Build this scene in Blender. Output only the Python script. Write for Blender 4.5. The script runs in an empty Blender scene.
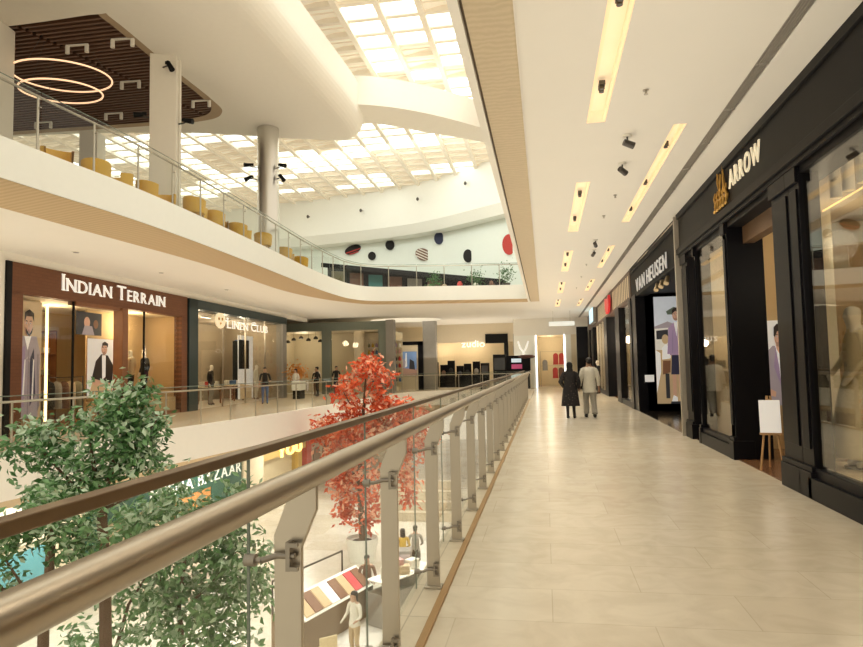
import bpy, bmesh, math, random
from mathutils import Vector, Matrix, Euler
from mathutils.geometry import tessellate_polygon
random.seed(7)
SC = bpy.context.scene
COL = SC.collection
R = math.radians

# ------------------------------------------------------------------ materials
MATS = {}
def _nt(name):
    m = bpy.data.materials.new(name); m.use_nodes = True
    nt = m.node_tree
    return m, nt, nt.nodes, nt.links, nt.nodes['Principled BSDF']
def c4(c): return (c[0], c[1], c[2], 1)
def srgb(r, g, b):
    f = lambda v: (v/255/12.92) if v/255 <= .04045 else ((v/255+.055)/1.055)**2.4
    return (f(r), f(g), f(b))
def coords(N, L, scale=(1,1,1)):
    tc = N.new('ShaderNodeTexCoord'); mp = N.new('ShaderNodeMapping')
    mp.inputs['Scale'].default_value = scale
    L.new(tc.outputs['Object'], mp.inputs['Vector']); return mp.outputs['Vector']
def mat(name, col, rough=.5, metal=0, estr=0, ecol=None, var=.08, nscale=6, bump=0, spec=.5):
    if name in MATS: return MATS[name]
    m, nt, N, L, p = _nt(name)
    n = N.new('ShaderNodeTexNoise'); n.inputs['Scale'].default_value = nscale; n.inputs['Detail'].default_value = 4
    L.new(coords(N, L), n.inputs['Vector'])
    mx = N.new('ShaderNodeMix'); mx.data_type = 'RGBA'
    mx.inputs[6].default_value = c4([v*(1-var) for v in col]); mx.inputs[7].default_value = c4([min(1, v*(1+var)) for v in col])
    L.new(n.outputs['Fac'], mx.inputs[0]); L.new(mx.outputs[2], p.inputs['Base Color'])
    p.inputs['Roughness'].default_value = rough; p.inputs['Metallic'].default_value = metal
    p.inputs['Specular IOR Level'].default_value = spec
    if estr:
        p.inputs['Emission Color'].default_value = c4(ecol or col); p.inputs['Emission Strength'].default_value = estr
    if bump:
        b = N.new('ShaderNodeBump'); b.inputs['Strength'].default_value = bump; b.inputs['Distance'].default_value = .01
        L.new(n.outputs['Fac'], b.inputs['Height']); L.new(b.outputs['Normal'], p.inputs['Normal'])
    MATS[name] = m; return m
def brickmat(name, c1, c2, mortar, bw, rh, ms, rough, off=.5, axes='XY', rot=0, bump=0, vein=0):
    m, nt, N, L, p = _nt(name)
    v = coords(N, L)
    if axes != 'XY':
        sp = N.new('ShaderNodeSeparateXYZ'); cb = N.new('ShaderNodeCombineXYZ'); L.new(v, sp.inputs[0])
        L.new(sp.outputs[axes[0]], cb.inputs['X']); L.new(sp.outputs[axes[1]], cb.inputs['Y']); v = cb.outputs[0]
    b = N.new('ShaderNodeTexBrick'); b.offset = off; b.squash = 1
    b.inputs['Scale'].default_value = 1; b.inputs['Brick Width'].default_value = bw; b.inputs['Row Height'].default_value = rh
    b.inputs['Mortar Size'].default_value = ms; b.inputs['Mortar Smooth'].default_value = .2; b.inputs['Bias'].default_value = 0
    b.inputs['Color1'].default_value = c4(c1); b.inputs['Color2'].default_value = c4(c2); b.inputs['Mortar'].default_value = c4(mortar)
    L.new(v, b.inputs['Vector'])
    n = N.new('ShaderNodeTexNoise'); n.inputs['Scale'].default_value = 3.2; n.inputs['Detail'].default_value = 7; n.inputs['Distortion'].default_value = 1.2
    L.new(v, n.inputs['Vector'])
    mx = N.new('ShaderNodeMix'); mx.data_type = 'RGBA'; mx.blend_type = 'MULTIPLY'; mx.inputs[0].default_value = vein
    L.new(b.outputs['Color'], mx.inputs[6])
    rp = N.new('ShaderNodeValToRGB'); rp.color_ramp.elements[0].position = .35; rp.color_ramp.elements[1].position = .62
    rp.color_ramp.elements[0].color = (.55,.5,.42,1); rp.color_ramp.elements[1].color = (1,1,1,1)
    L.new(n.outputs['Fac'], rp.inputs[0]); L.new(rp.outputs[0], mx.inputs[7])
    L.new(mx.outputs[2], p.inputs['Base Color']); p.inputs['Roughness'].default_value = rough
    if bump:
        bb = N.new('ShaderNodeBump'); bb.inputs['Strength'].default_value = bump; bb.inputs['Distance'].default_value = .01
        L.new(b.outputs['Fac'], bb.inputs['Height']); bb.invert = True; L.new(bb.outputs['Normal'], p.inputs['Normal'])
    MATS[name] = m; return m
def ribmat(name, c1, c2, scale, direction, rough=.7, distort=1.5, rot=0):
    m, nt, N, L, p = _nt(name)
    w = N.new('ShaderNodeTexWave'); w.wave_type = 'BANDS'; w.bands_direction = direction
    w.inputs['Scale'].default_value = scale; w.inputs['Distortion'].default_value = distort; w.inputs['Detail'].default_value = 3
    w.inputs['Detail Scale'].default_value = 2.5
    L.new(coords(N, L), w.inputs['Vector'])
    mx = N.new('ShaderNodeMix'); mx.data_type = 'RGBA'
    mx.inputs[6].default_value = c4(c1); mx.inputs[7].default_value = c4(c2)
    L.new(w.outputs['Fac'], mx.inputs[0]); L.new(mx.outputs[2], p.inputs['Base Color']); p.inputs['Roughness'].default_value = rough
    MATS[name] = m; return m
def glassmat(name, tint, ior=1.45, gl=1.0, rough=.0):
    m = bpy.data.materials.new(name); m.use_nodes = True
    N, L = m.node_tree.nodes, m.node_tree.links
    N.clear()
    out = N.new('ShaderNodeOutputMaterial'); mix = N.new('ShaderNodeMixShader')
    t = N.new('ShaderNodeBsdfTransparent'); g = N.new('ShaderNodeBsdfGlossy'); f = N.new('ShaderNodeLayerWeight'); pw = N.new('ShaderNodeMath')
    nz = N.new('ShaderNodeTexNoise'); nz.inputs['Scale'].default_value = .7
    L.new(coords(N, L), nz.inputs['Vector'])
    cm = N.new('ShaderNodeMix'); cm.data_type = 'RGBA'; cm.inputs[6].default_value = c4([v*.98 for v in tint]); cm.inputs[7].default_value = c4(tint)
    L.new(nz.outputs['Fac'], cm.inputs[0]); L.new(cm.outputs[2], t.inputs['Color'])
    g.inputs['Roughness'].default_value = rough
    f.inputs['Blend'].default_value = .5; pw.operation = 'POWER'; pw.inputs[1].default_value = 4.0
    mu = N.new('ShaderNodeMath'); mu.operation = 'MULTIPLY_ADD'; mu.inputs[1].default_value = gl; mu.inputs[2].default_value = ior; mu.use_clamp = True
    L.new(f.outputs['Facing'], pw.inputs[0]); L.new(pw.outputs[0], mu.inputs[0]); L.new(mu.outputs[0], mix.inputs[0])
    L.new(t.outputs[0], mix.inputs[1]); L.new(g.outputs[0], mix.inputs[2]); L.new(mix.outputs[0], out.inputs['Surface'])
    MATS[name] = m; return m
def brushed(name, col, rough):
    m, nt, N, L, p = _nt(name)
    n = N.new('ShaderNodeTexNoise'); n.inputs['Scale'].default_value = 30
    L.new(coords(N, L, (1, .05, 1)), n.inputs['Vector'])
    mr = N.new('ShaderNodeMapRange'); mr.inputs[3].default_value = rough*.8; mr.inputs[4].default_value = rough*1.25
    L.new(n.outputs['Fac'], mr.inputs[0]); L.new(mr.outputs[0], p.inputs['Roughness'])
    p.inputs['Base Color'].default_value = c4(col); p.inputs['Metallic'].default_value = 1
    MATS[name] = m; return m

white = mat('white_plaster', (.84,.80,.71), .75, var=.02)
whitec = mat('white_cool_plaster', (.86,.86,.79), .6, var=.02)
ceilw = mat('ceiling_paint', (.83,.79,.705), .8, var=.015, nscale=2)
tan = mat('tan_paint', (.66,.51,.34), .75, var=.03)
cream = mat('cream_paint', (.76,.66,.49), .7, var=.04)
beigewall = mat('beige_shop_wall', (.62,.45,.24), .7, var=.05)
lightwall = mat('pale_shop_wall', (.75,.66,.48), .7, var=.05)
floorm = brickmat('marble_tiles', (.68,.61,.485), (.64,.565,.44), (.56,.49,.375), 1.2, .6, .004, .22, vein=.22)
kerbm = brickmat('pale_stone', (.68,.60,.46), (.64,.56,.42), (.45,.38,.27), .9, .6, .005, .3, vein=.25, off=0)
lowfloor = brickmat('lower_marble', (.88,.85,.78), (.74,.68,.57), (.70,.66,.58), 2.4, 1.2, .01, .22, vein=.2)
upfloor = mat('upper_floor_tile', (.6,.54,.44), .4)
ribX = ribmat('textured_plaster', (.60,.49,.33), (.54,.44,.29), 3.0, 'Y', distort=5)
ribV = ribmat('ribbed_plaster', (.58,.43,.25), (.50,.365,.20), 2.2, 'Y', distort=.6)
steel = brushed('brushed_steel', (.50,.45,.375), .33)
steelrail = brushed('rail_steel', (.46,.40,.32), .36)
steelc = brushed('steel_column', (.68,.66,.61), .3)
dsteel = mat('dark_steel', (.10,.09,.08), .4, .8)
clampm = mat('clamp_steel', (.30,.27,.23), .35, .9)
bronze = mat('bronze_trim', (.19,.125,.07), .35, .7)
woodtrim = mat('brown_trim', (.36,.22,.09), .5)
glass = glassmat('clear_glass', (.95,.965,.945), .02, .45)
glassf = glassmat('gallery_glass', (.92,.95,.93), .03, .35)
glasse = mat('glass_edge', (.16,.20,.16), .2)
shopglass = glassmat('shop_glass', (.95,.94,.90), .12, .35)
shopglass2 = glassmat('left_shop_glass', (.97,.96,.93), .025, .3)
black = mat('black_lacquer', (.006,.006,.008), .35, spec=.10)
blackm = mat('black_matte', (.008,.008,.008), .6, spec=.15)
blacktex = mat('black_fascia', (.013,.012,.0115), .45, var=.35, nscale=3, spec=.10)
slatbrown = mat('dark_slat_wood', (.13,.062,.035), .6)
brick = brickmat('brown_brick', (.165,.058,.02), (.145,.05,.016), (.115,.04,.014), .22, .09, .006, .65, axes='XZ')
woodb = mat('brown_wood', (.22,.085,.03), .5, var=.2, nscale=4)
orangew = mat('orange_wood', (.60,.27,.08), .5, var=.15)
teal = mat('dark_teal_panel', (.012,.03,.032), .4)
green = mat('green_panel', (.015,.10,.07), .4)
sage = mat('sage_grey_panel', (.17,.19,.15), .55)
greyp = mat('grey_panel', (.28,.26,.23), .5)
redp = mat('red_panel', (.45,.05,.04), .5)
lightem = mat('warm_light_panel', (1,.88,.66), .5, estr=5, ecol=(1,.84,.58))
slotem = mat('cove_light', (1,.80,.48), .5, estr=.28, ecol=(1,.80,.48))
ledw = mat('white_led', (1,.98,.94), .5, estr=3, ecol=(1,.97,.9))
ledwarm = mat('warm_led', (1,.8,.45), .5, estr=4, ecol=(1,.72,.32))
ringled = mat('ring_led', (1,.7,.5), .5, estr=1.0, ecol=(1,.62,.36))
letterw = mat('white_letters', (.95,.93,.88), .4, estr=.35, ecol=(1,.97,.9))
lettergold = mat('gold_letters', (.85,.62,.28), .3, .3, estr=.7, ecol=(1,.74,.36))
lettersil = mat('silver_letters', (.75,.75,.76), .3, .5, estr=.15, ecol=(1,1,1))
lettery = mat('yellow_letters', (1,.75,.3), .4, estr=2.2, ecol=(1,.66,.2))
gold = mat('gold_metal', (.65,.38,.10), .3, .7)
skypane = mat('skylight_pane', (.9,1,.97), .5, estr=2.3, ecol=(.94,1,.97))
skyop = mat('skylight_panel', (.86,.79,.66), .7, var=.02, estr=.30, ecol=(.86,.74,.56))  # emission stands in for light bounced onto the opaque panels
skyrib = mat('skylight_rib', (.84,.77,.64), .7, var=.02, estr=.12, ecol=(.86,.74,.56))  # ribs glow faintly too, in place of bounced light
leafm = [mat('leaf_green_%d' % i, c, .4, var=.25, nscale=20) for i, c in enumerate([(.065,.18,.05),(.17,.34,.14),(.50,.64,.46)])]  # palest green paints the highlights on the leaves
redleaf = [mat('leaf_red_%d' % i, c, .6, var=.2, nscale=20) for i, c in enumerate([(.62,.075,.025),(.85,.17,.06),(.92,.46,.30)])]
bark = mat('bark', (.14,.085,.05), .85, var=.3, bump=.4)
yellow = mat('mustard_shell', (.72,.42,.04), .5)
wood = mat('light_wood', (.45,.27,.12), .5, var=.15)
skin = mat('skin', (.33,.19,.12), .55); skin2 = mat('skin_light', (.50,.31,.21), .55)
hairm = mat('hair', (.012,.009,.008), .55)
cloths = {k: mat('cloth_'+k, c, .85, var=.12, nscale=18) for k, c in dict(white=(.72,.69,.60), offwhite=(.62,.60,.50), grey=(.33,.31,.27), black=(.015,.014,.014),
   beige=(.52,.40,.25), blue=(.08,.16,.32), cream=(.72,.60,.38), red=(.5,.06,.05), yellow=(.62,.40,.06), brown=(.16,.08,.05), lav=(.38,.26,.40), navy=(.03,.035,.07), olive=(.22,.2,.12), pink=(.6,.35,.33)).items()}
def printm():
    m, nt, N, L, p = _nt('dark_floral')
    v = N.new('ShaderNodeTexVoronoi'); v.inputs['Scale'].default_value = 14
    L.new(coords(N, L), v.inputs['Vector'])
    r = N.new('ShaderNodeValToRGB'); r.color_ramp.elements[0].color = (.10,.07,.06,1); r.color_ramp.elements[1].color = (.014,.011,.012,1); r.color_ramp.elements[0].position = .12; r.color_ramp.elements[1].position = .3
    L.new(v.outputs['Distance'], r.inputs[0]); L.new(r.outputs[0], p.inputs['Base Color']); p.inputs['Roughness'].default_value = .8
    return m
floral = printm()
mannw = mat('mannequin_white', (.80,.74,.62), .4)
posterw = mat('poster_white', (.80,.80,.77), .6, estr=.25, ecol=(1,1,1))
def pm(name, c, e=.35): return mat('print_'+name, c, .6, estr=e, ecol=c)
P_ = dict(sky=pm('sky',(.62,.66,.72)), house=pm('house',(.70,.67,.60)), dark=pm('dark',(.03,.03,.035)), tree=pm('tree',(.10,.13,.09)), lav=pm('lavender',(.36,.25,.38)), navy=pm('navy',(.03,.03,.06)),
  skin=pm('skin',(.55,.33,.22)), white=pm('white',(.85,.84,.82)), brown=pm('brown',(.18,.08,.04)), grey=pm('grey',(.34,.29,.31)), hair=pm('hair',(.02,.012,.01)), pale=pm('pale',(.74,.73,.70)), teal=pm('teal',(.10,.30,.34),.12),
  red=pm('red',(.5,.05,.06)), blue=pm('blue',(.16,.26,.46),.3), tan=pm('tan',(.5,.36,.2)), mauve=pm('mauve',(.30,.22,.33)), beard=pm('beard',(.34,.20,.14)), skinshade=pm('skinshade',(.42,.24,.16)), lip=pm('lip',(.42,.16,.14)), black=pm('black',(.02,.02,.022),.1), greysh=pm('greyshade',(.24,.20,.22)))

# ------------------------------------------------------------------ mesh builder
def setprops(o, label=None, cat=None, group=None, kind=None):
    if label: o['label'] = label
    if cat: o['category'] = cat
    if group: o['group'] = group
    if kind: o['kind'] = kind
    return o
def emp(name, label, cat, loc=(0,0,0), rz=0, group=None):
    o = bpy.data.objects.new(name, None); COL.objects.link(o); o.empty_display_size = .1
    o.location = loc; o.rotation_euler = (0,0,rz)
    return setprops(o, label, cat, group)
class MB:
    def __init__(s, org=(0,0,0)): s.v = []; s.f = []; s.m = []; s.o = Vector(org)
    def _add(s, vs, fs, m):
        b = len(s.v); s.v += [tuple(Vector(v)-s.o) for v in vs]
        s.f += [tuple(b+i for i in f) for f in fs]; s.m += [m]*len(fs)
    def box(s, x0, x1, y0, y1, z0, z1, m=0):
        vs = [(x0,y0,z0),(x1,y0,z0),(x1,y1,z0),(x0,y1,z0),(x0,y0,z1),(x1,y0,z1),(x1,y1,z1),(x0,y1,z1)]
        s._add(vs, [(3,2,1,0),(4,5,6,7),(0,1,5,4),(1,2,6,5),(2,3,7,6),(3,0,4,7)], m); return s
    def obox(s, c, sz, rot=(0,0,0), m=0):
        M = Matrix.Translation(c) @ Euler(rot).to_matrix().to_4x4(); a, b, h = [q/2 for q in sz]
        vs = [M @ Vector(p) for p in [(-a,-b,-h),(a,-b,-h),(a,b,-h),(-a,b,-h),(-a,-b,h),(a,-b,h),(a,b,h),(-a,b,h)]]
        s._add(vs, [(3,2,1,0),(4,5,6,7),(0,1,5,4),(1,2,6,5),(2,3,7,6),(3,0,4,7)], m); return s
    def tube(s, pts, r, n=8, m=0, closed=False):
        pts = [Vector(p) for p in pts]; k = len(pts); rs = r if isinstance(r, (list, tuple)) else [r]*k
        vs = []; fs = []; ref = None
        for i, p in enumerate(pts):
            if closed: t = pts[(i+1) % k]-pts[i-1]
            else: t = pts[min(i+1, k-1)]-pts[max(i-1, 0)]
            t.normalize()
            if ref is None:
                ref = Vector((0,0,1)) if abs(t.z) < .9 else Vector((1,0,0))
            a = t.cross(ref).normalized(); b = a.cross(t).normalized(); ref = b
            for j in range(n):
                q = 2*math.pi*j/n; vs.append(p+(a*math.cos(q)+b*math.sin(q))*rs[i])
        for i in range(k if closed else k-1):
            i2 = (i+1) % k
            for j in range(n):
                fs.append((i*n+j, i*n+(j+1) % n, i2*n+(j+1) % n, i2*n+j))
        if not closed:
            fs.append(tuple(range(n))[::-1]); fs.append(tuple((k-1)*n+j for j in range(n)))
        s._add(vs, fs, m); return s
    def cyl(s, p0, p1, r0, r1=None, n=16, m=0):
        return s.tube([p0, p1], [r0, r0 if r1 is None else r1], n, m)
    def lathe(s, prof, c=(0,0,0), n=20, m=0, sx=1, sy=1):
        vs = []; fs = []; k = len(prof)
        for (r, z) in prof:
            for j in range(n):
                q = 2*math.pi*j/n; vs.append((c[0]+r*math.cos(q)*sx, c[1]+r*math.sin(q)*sy, c[2]+z))
        for i in range(k-1):
            for j in range(n): fs.append((i*n+j, i*n+(j+1) % n, (i+1)*n+(j+1) % n, (i+1)*n+j))
        fs.append(tuple(range(n))[::-1]); fs.append(tuple((k-1)*n+j for j in range(n)))
        s._add(vs, fs, m); return s
    def ell(s, c, r, n=12, k=8, m=0):
        prof = [(math.sin(math.pi*i/k), -math.cos(math.pi*i/k)) for i in range(k+1)]
        prof[0] = (.02, -1); prof[-1] = (.02, 1)
        vs = []; fs = []
        for (a, z) in prof:
            for j in range(n):
                q = 2*math.pi*j/n; vs.append((c[0]+r[0]*a*math.cos(q), c[1]+r[1]*a*math.sin(q), c[2]+r[2]*z))
        for i in range(k):
            for j in range(n): fs.append((i*n+j, i*n+(j+1) % n, (i+1)*n+(j+1) % n, (i+1)*n+j))
        fs.append(tuple(range(n))[::-1]); fs.append(tuple(k*n+j for j in range(n)))
        s._add(vs, fs, m); return s
    def loft(s, rings, n=16, m=0, cap=True):
        vs = []; fs = []; k = len(rings)
        for (cx, cy, z, rx, ry) in rings:
            for j in range(n):
                q = 2*math.pi*j/n; vs.append((cx+rx*math.cos(q), cy+ry*math.sin(q), z))
        for i in range(k-1):
            for j in range(n): fs.append((i*n+j, i*n+(j+1) % n, (i+1)*n+(j+1) % n, (i+1)*n+j))
        if cap: fs.append(tuple(range(n))[::-1]); fs.append(tuple((k-1)*n+j for j in range(n)))
        s._add(vs, fs, m); return s
    def poly(s, pts, m=0): s._add(pts, [tuple(range(len(pts)))], m); return s
    def strip(s, A, B, m=0):
        k = len(A); s._add(list(A)+list(B), [(i, i+1, k+i+1, k+i) for i in range(k-1)], m); return s
    def prism(s, P2, z0, z1, m=0):
        k = len(P2)
        s._add([(x,y,z0) for x,y in P2]+[(x,y,z1) for x,y in P2], [tuple(range(k))[::-1], tuple(range(k,2*k))]+[(i,(i+1)%k,k+(i+1)%k,k+i) for i in range(k)], m); return s
    def xprism(s, P2, y0, y1, m=0):   # polygon in (x,z), extruded along y
        k = len(P2)
        s._add([(x,y0,z) for x,z in P2]+[(x,y1,z) for x,z in P2], [tuple(range(k)), tuple(range(k,2*k))[::-1]]+[((i+1)%k,i,k+i,k+(i+1)%k) for i in range(k)], m); return s
    def sheet(s, outer, holes, z, m=0):
        loops = [[Vector((x,y,0)) for x,y in outer]]+[[Vector((x,y,0)) for x,y in h] for h in holes]
        tris = tessellate_polygon(loops); flat = [p for l in loops for p in l]
        s._add([(p.x,p.y,z) for p in flat], [tuple(t) for t in tris], m); return s
    def mesh(s, me, M=None, m=0):
        vs = [(M @ v.co if M else v.co) for v in me.vertices]
        s._add(vs, [tuple(p.vertices) for p in me.polygons], m); return s
    def build(s, name, mats, parent=None, smooth=False, bevel=0, label=None, cat=None, group=None, kind=None, loc=None, rz=0):
        me = bpy.data.meshes.new(name); me.from_pydata(s.v, [], s.f)
        for mm in (mats if isinstance(mats, (list, tuple)) else [mats]): me.materials.append(mm)
        me.polygons.foreach_set('material_index', s.m)
        if smooth: me.polygons.foreach_set('use_smooth', [True]*len(s.f))
        me.update()
        o = bpy.data.objects.new(name, me); COL.objects.link(o)
        if parent: o.parent = parent
        if loc: o.location = loc
        if rz: o.rotation_euler = (0,0,rz)
        if bevel:
            b = o.modifiers.new('bevel', 'BEVEL'); b.width = bevel; b.segments = 2; b.limit_method = 'ANGLE'
        if smooth:
            try: me.set_sharp_from_angle(angle=R(40))
            except Exception: pass
        return setprops(o, label, cat, group, kind)
def copytree(o, parent=None):
    c = o.copy(); COL.objects.link(c)
    if parent: c.parent = parent
    for ch in list(o.children): copytree(ch, c)
    return c
def S(mb, name, mats, **k): return mb.build(name, mats, kind='structure', **k)
def spline(P, n=8):
    out = []; k = len(P)
    for i in range(k-1):
        p0, p1, p2, p3 = P[max(i-1,0)], P[i], P[i+1], P[min(i+2,k-1)]
        for j in range(n):
            t = j/n
            out.append(tuple(.5*((2*p1[d])+(-p0[d]+p2[d])*t+(2*p0[d]-5*p1[d]+4*p2[d]-p3[d])*t*t+(-p0[d]+3*p1[d]-3*p2[d]+p3[d])*t**3) for d in range(len(p1))))
    out.append(tuple(P[-1])); return out

# ------------------------------------------------------------------ lettering (font outlines turned to meshes)
_tc = {}
def glyph(ch, ext=.02, bold=.0):
    key = (ch, ext, bold)
    if key in _tc: return _tc[key]
    cu = bpy.data.curves.new('t', 'FONT'); cu.body = ch; cu.size = 1; cu.extrude = ext; cu.offset = bold
    o = bpy.data.objects.new('t', cu); COL.objects.link(o)
    bpy.context.view_layer.update()
    me = bpy.data.meshes.new_from_object(o.evaluated_get(bpy.context.evaluated_depsgraph_get()))
    bpy.data.objects.remove(o)
    xs = [v.co.x for v in me.vertices] or [0, .3]
    _tc[key] = (me, min(xs), max(xs)); return _tc[key]
STEM = {'I':'c','N':'lr','D':'l','A':'lr','T':'c','E':'l','R':'l','L':'l','B':'l','M':'lr','Z':''}
def textmb(mb, s, x0, x1, z0, h, y=0, ext=.03, caps=1.0, bold=0.0, serif=False, gap=.12, m=0, only=None):
    """fit string s between x0..x1 on plane y, baseline z0, cap height h; facing -y; caps>1 = bigger initials"""
    items = []; x = 0; first = True; wi = 0
    for ch in s:
        if ch == ' ': x += .32; first = True; wi += 1; continue
        k = caps if first else 1.0; first = False
        me, a, b = glyph(ch, .5, bold); w = (b-a)*k
        items.append((ch, me, x, a, b, k, wi)); x += w+gap
    tot = x-gap; sx = (x1-x0)/tot; sz = h/.70
    for ch, me, px, a, b, k, wi in items:
        if only is not None and wi != only: continue
        M = Matrix(((sx*k,0,0,x0+px*sx-a*k*sx),(0,0,-2*ext*1.0,y-ext*0),(0,sz*k,0,z0),(0,0,0,1)))
        mb.mesh(me, M, m)
        if serif and ch in STEM:
            w = .17*sx*k; hh = .04*h*k+.006
            cs = {'l':[x0+px*sx+.05*sx], 'c':[x0+(px+(b-a)*k/2)*sx], 'lr':[x0+px*sx+.03*sx, x0+(px+(b-a)*k)*sx-.03*sx], '':[]}[STEM[ch]]
            for c in cs:
                mb.box(c-w/2, c+w/2, y-ext, y+ext*.5, z0, z0+hh, m)
                if ch in 'INDERLBM': mb.box(c-w/2, c+w/2, y-ext, y+ext*.5, z0+h*k-hh, z0+h*k, m)
    return mb

def words(parent, mm, s, *q, **k):
    for i in range(len(s.split(' '))): textmb(MB(), s, *q, only=i, **k).build('word', mm, parent)

# ------------------------------------------------------------------ camera
cam = bpy.data.cameras.new('camera'); co = bpy.data.objects.new('camera', cam); COL.objects.link(co)
yaw, pitch, roll = R(9.666278), R(3.750256), .02
f = Vector((-math.sin(yaw)*math.cos(pitch), math.cos(yaw)*math.cos(pitch), math.sin(pitch)))
r = Vector((math.cos(yaw), math.sin(yaw), 0)); u = r.cross(f)
r2 = r*math.cos(roll)-u*math.sin(roll); u2 = r*math.sin(roll)+u*math.cos(roll)
co.matrix_world = Matrix(((r2.x,u2.x,-f.x,0),(r2.y,u2.y,-f.y,0),(r2.z,u2.z,-f.z,1.57),(0,0,0,1)))
cam.sensor_width = 36; cam.lens = 660/863*36; cam.clip_end = 300; cam.clip_start = .05
SC.camera = co

# ------------------------------------------------------------------ room shell: curves of the slab edges
ZC = 4.75; Z2 = 5.55; ZL = -5.5; ZU = 10.5; ZS = 13.5
E2 = [(-9.35,1),(-8.97,9.5),(-8.74,13.5),(-8.9,19),(-9.22,25),(-9.25,28.6),(-9.05,30.6),(-8.2,31.9),(-5.5,32.6),(-2.5,33.2),(-.74,33.5)]
S2 = [(-10.7,1),(-10.17,9.5),(-10.02,13.5),(-9.9,18.5),(-10.3,24.8),(-9.95,28.4),(-9.2,30.8),(-8.25,32.1),(-5.5,32.75),(-2.5,33.35),(-.74,33.65)]
G1 = [(-11.4,1),(-10.6,11),(-9.98,16),(-9.35,22.4),(-9.03,28.4),(-8.85,36),(-8.3,40),(-6.7,42.2),(-4.2,43),(-.95,43.2)]
S1 = [(-13.2,1),(-12.4,11),(-11.8,16),(-11.2,22.4),(-10.9,28.6),(-10.7,36.5),(-10,41.5),(-7.6,44),(-4.5,44.8),(-.95,45)]
e2, s2, g1, s1 = spline(E2), spline(S2), spline(G1), spline(S1)
# corridor floor
S(MB().box(-.72,2.95,-4,52,-.7,0).box(2.95,9,-4,52,-.7,-.001), 'floor', floorm)
S(MB().box(-.98,-.72,-4,43.2,-.7,-.002), 'floor', kerbm)
S(MB().box(-.765,-.715,-4,31,-.02,.018), 'trim_1', woodtrim, bevel=.006)
# gallery floor
pl = [(x,y) for x,y in g1]+[(-.72,43.2),(-.72,56),(-30,56),(-30,1)]
S(MB().sheet(pl, [], 0).strip([(x,y,0) for x,y in g1], [(x,y,-.9) for x,y in g1]), 'floor', mat('gallery_floor', (.66,.55,.40), .25, var=.06))
S(MB().strip([(x+.012,y-.012,.03) for x,y in g1], [(x+.012,y-.012,-.9) for x,y in g1]).strip([(x+.012,y-.012,.03) for x,y in g1], [(x-.2,y+.1,.03) for x,y in g1]), 'trim_2', white, smooth=True)
S(MB().strip([(x,y,-.9) for x,y in g1], [(x,y,-1.45) for x,y in s1]), 'trim_3', ribV, smooth=True)
S(MB().sheet([(x,y) for x,y in s1]+[(-.95,60),(-30,60),(-30,1)], [], -1.45), 'ceiling', cream)
# lower floor
S(MB().box(-34,9,-6,64,ZL-.2,ZL), 'floor', lowfloor)
# upper slab
S(MB().prism([(x,y) for x,y in e2]+[(3,33.5),(3,70),(-45,70),(-45,1)], Z2-.2, Z2), 'floor', upfloor)
S(MB().strip([(x+.02,y-.012,5.62) for x,y in e2], [(x+.02,y-.012,4.9) for x,y in e2]).strip([(x,y,5.62) for x,y in e2], [(x-.25,y+.1,5.62) for x,y in e2]), 'trim_4', whitec, smooth=True)
S(MB().strip([(x,y,4.9) for x,y in e2], [(x,y,ZC) for x,y in s2]), 'trim_5', ribV, smooth=True)
cove = [(-14.2+2.6*math.cos(t), 42.6+1.6*math.sin(t)) for t in [2*math.pi*i/24 for i in range(24)]]
cove = [(-9.2+2.4*math.cos(t), 43.6+2.0*math.sin(t)) for t in [2*math.pi*i/24 for i in range(24)]]
S(MB().sheet([(x,y) for x,y in s2]+[(-.18,33.65),(-.18,47),(3.6,47),(3.6,56),(-30,56),(-30,1)], [cove], ZC)
  .strip([(x,y,ZC) for x,y in cove+cove[:1]], [(x,y,ZC+.3) for x,y in cove+cove[:1]]), 'ceiling', ceilw)
S(MB().prism(cove, ZC+.3, ZC+.32), 'ceiling', mat('cove_glow', (1,.95,.85), .5, estr=1.3, ecol=(1,.95,.82)))
# corridor ceiling with slots
slots = [(.64,.88,3.0,8.8),(.64,.88,11.7,16.1),(.64,.88,18.8,23.0),(.64,.88,26,30),(.64,.88,33,37),(1.80,1.97,9.1,15.3),(1.80,1.97,18.3,22.4),(1.80,1.97,25.5,29.5),(1.80,1.97,33,37)]
GX0, GX1 = 2.33, 2.47
holes = [[(a,c),(b,c),(b,d),(a,d)] for a,b,c,d in slots]
S(MB().sheet([(-.18,-4),(GX0,-4),(GX0,47),(-.18,47)], holes, ZC).sheet([(GX1,-4),(3.6,-4),(3.6,47),(GX1,47)], [], ZC)
  .box(-.18,-.17,-4,47,ZC-.03,ZC), 'ceiling', ceilw)
mb = MB(); mt = MB()
for a,b,c,d in slots:
    for A, B in (((a,c),(b,c)),((b,c),(b,d)),((b,d),(a,d)),((a,d),(a,c))):
        mb.poly([(A[0],A[1],ZC),(B[0],B[1],ZC),(B[0],B[1],ZC+.16),(A[0],A[1],ZC+.16)])
    mb.sheet([(a,c),(b,c),(b,d),(a,d)], [], ZC+.16)
S(mb, 'ceiling', mat('slot_lit_cream', (.86,.72,.50), .7, estr=.32, ecol=(1,.86,.64)))  # slot surfaces glow: cove light put into the cream
k = 0
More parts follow.
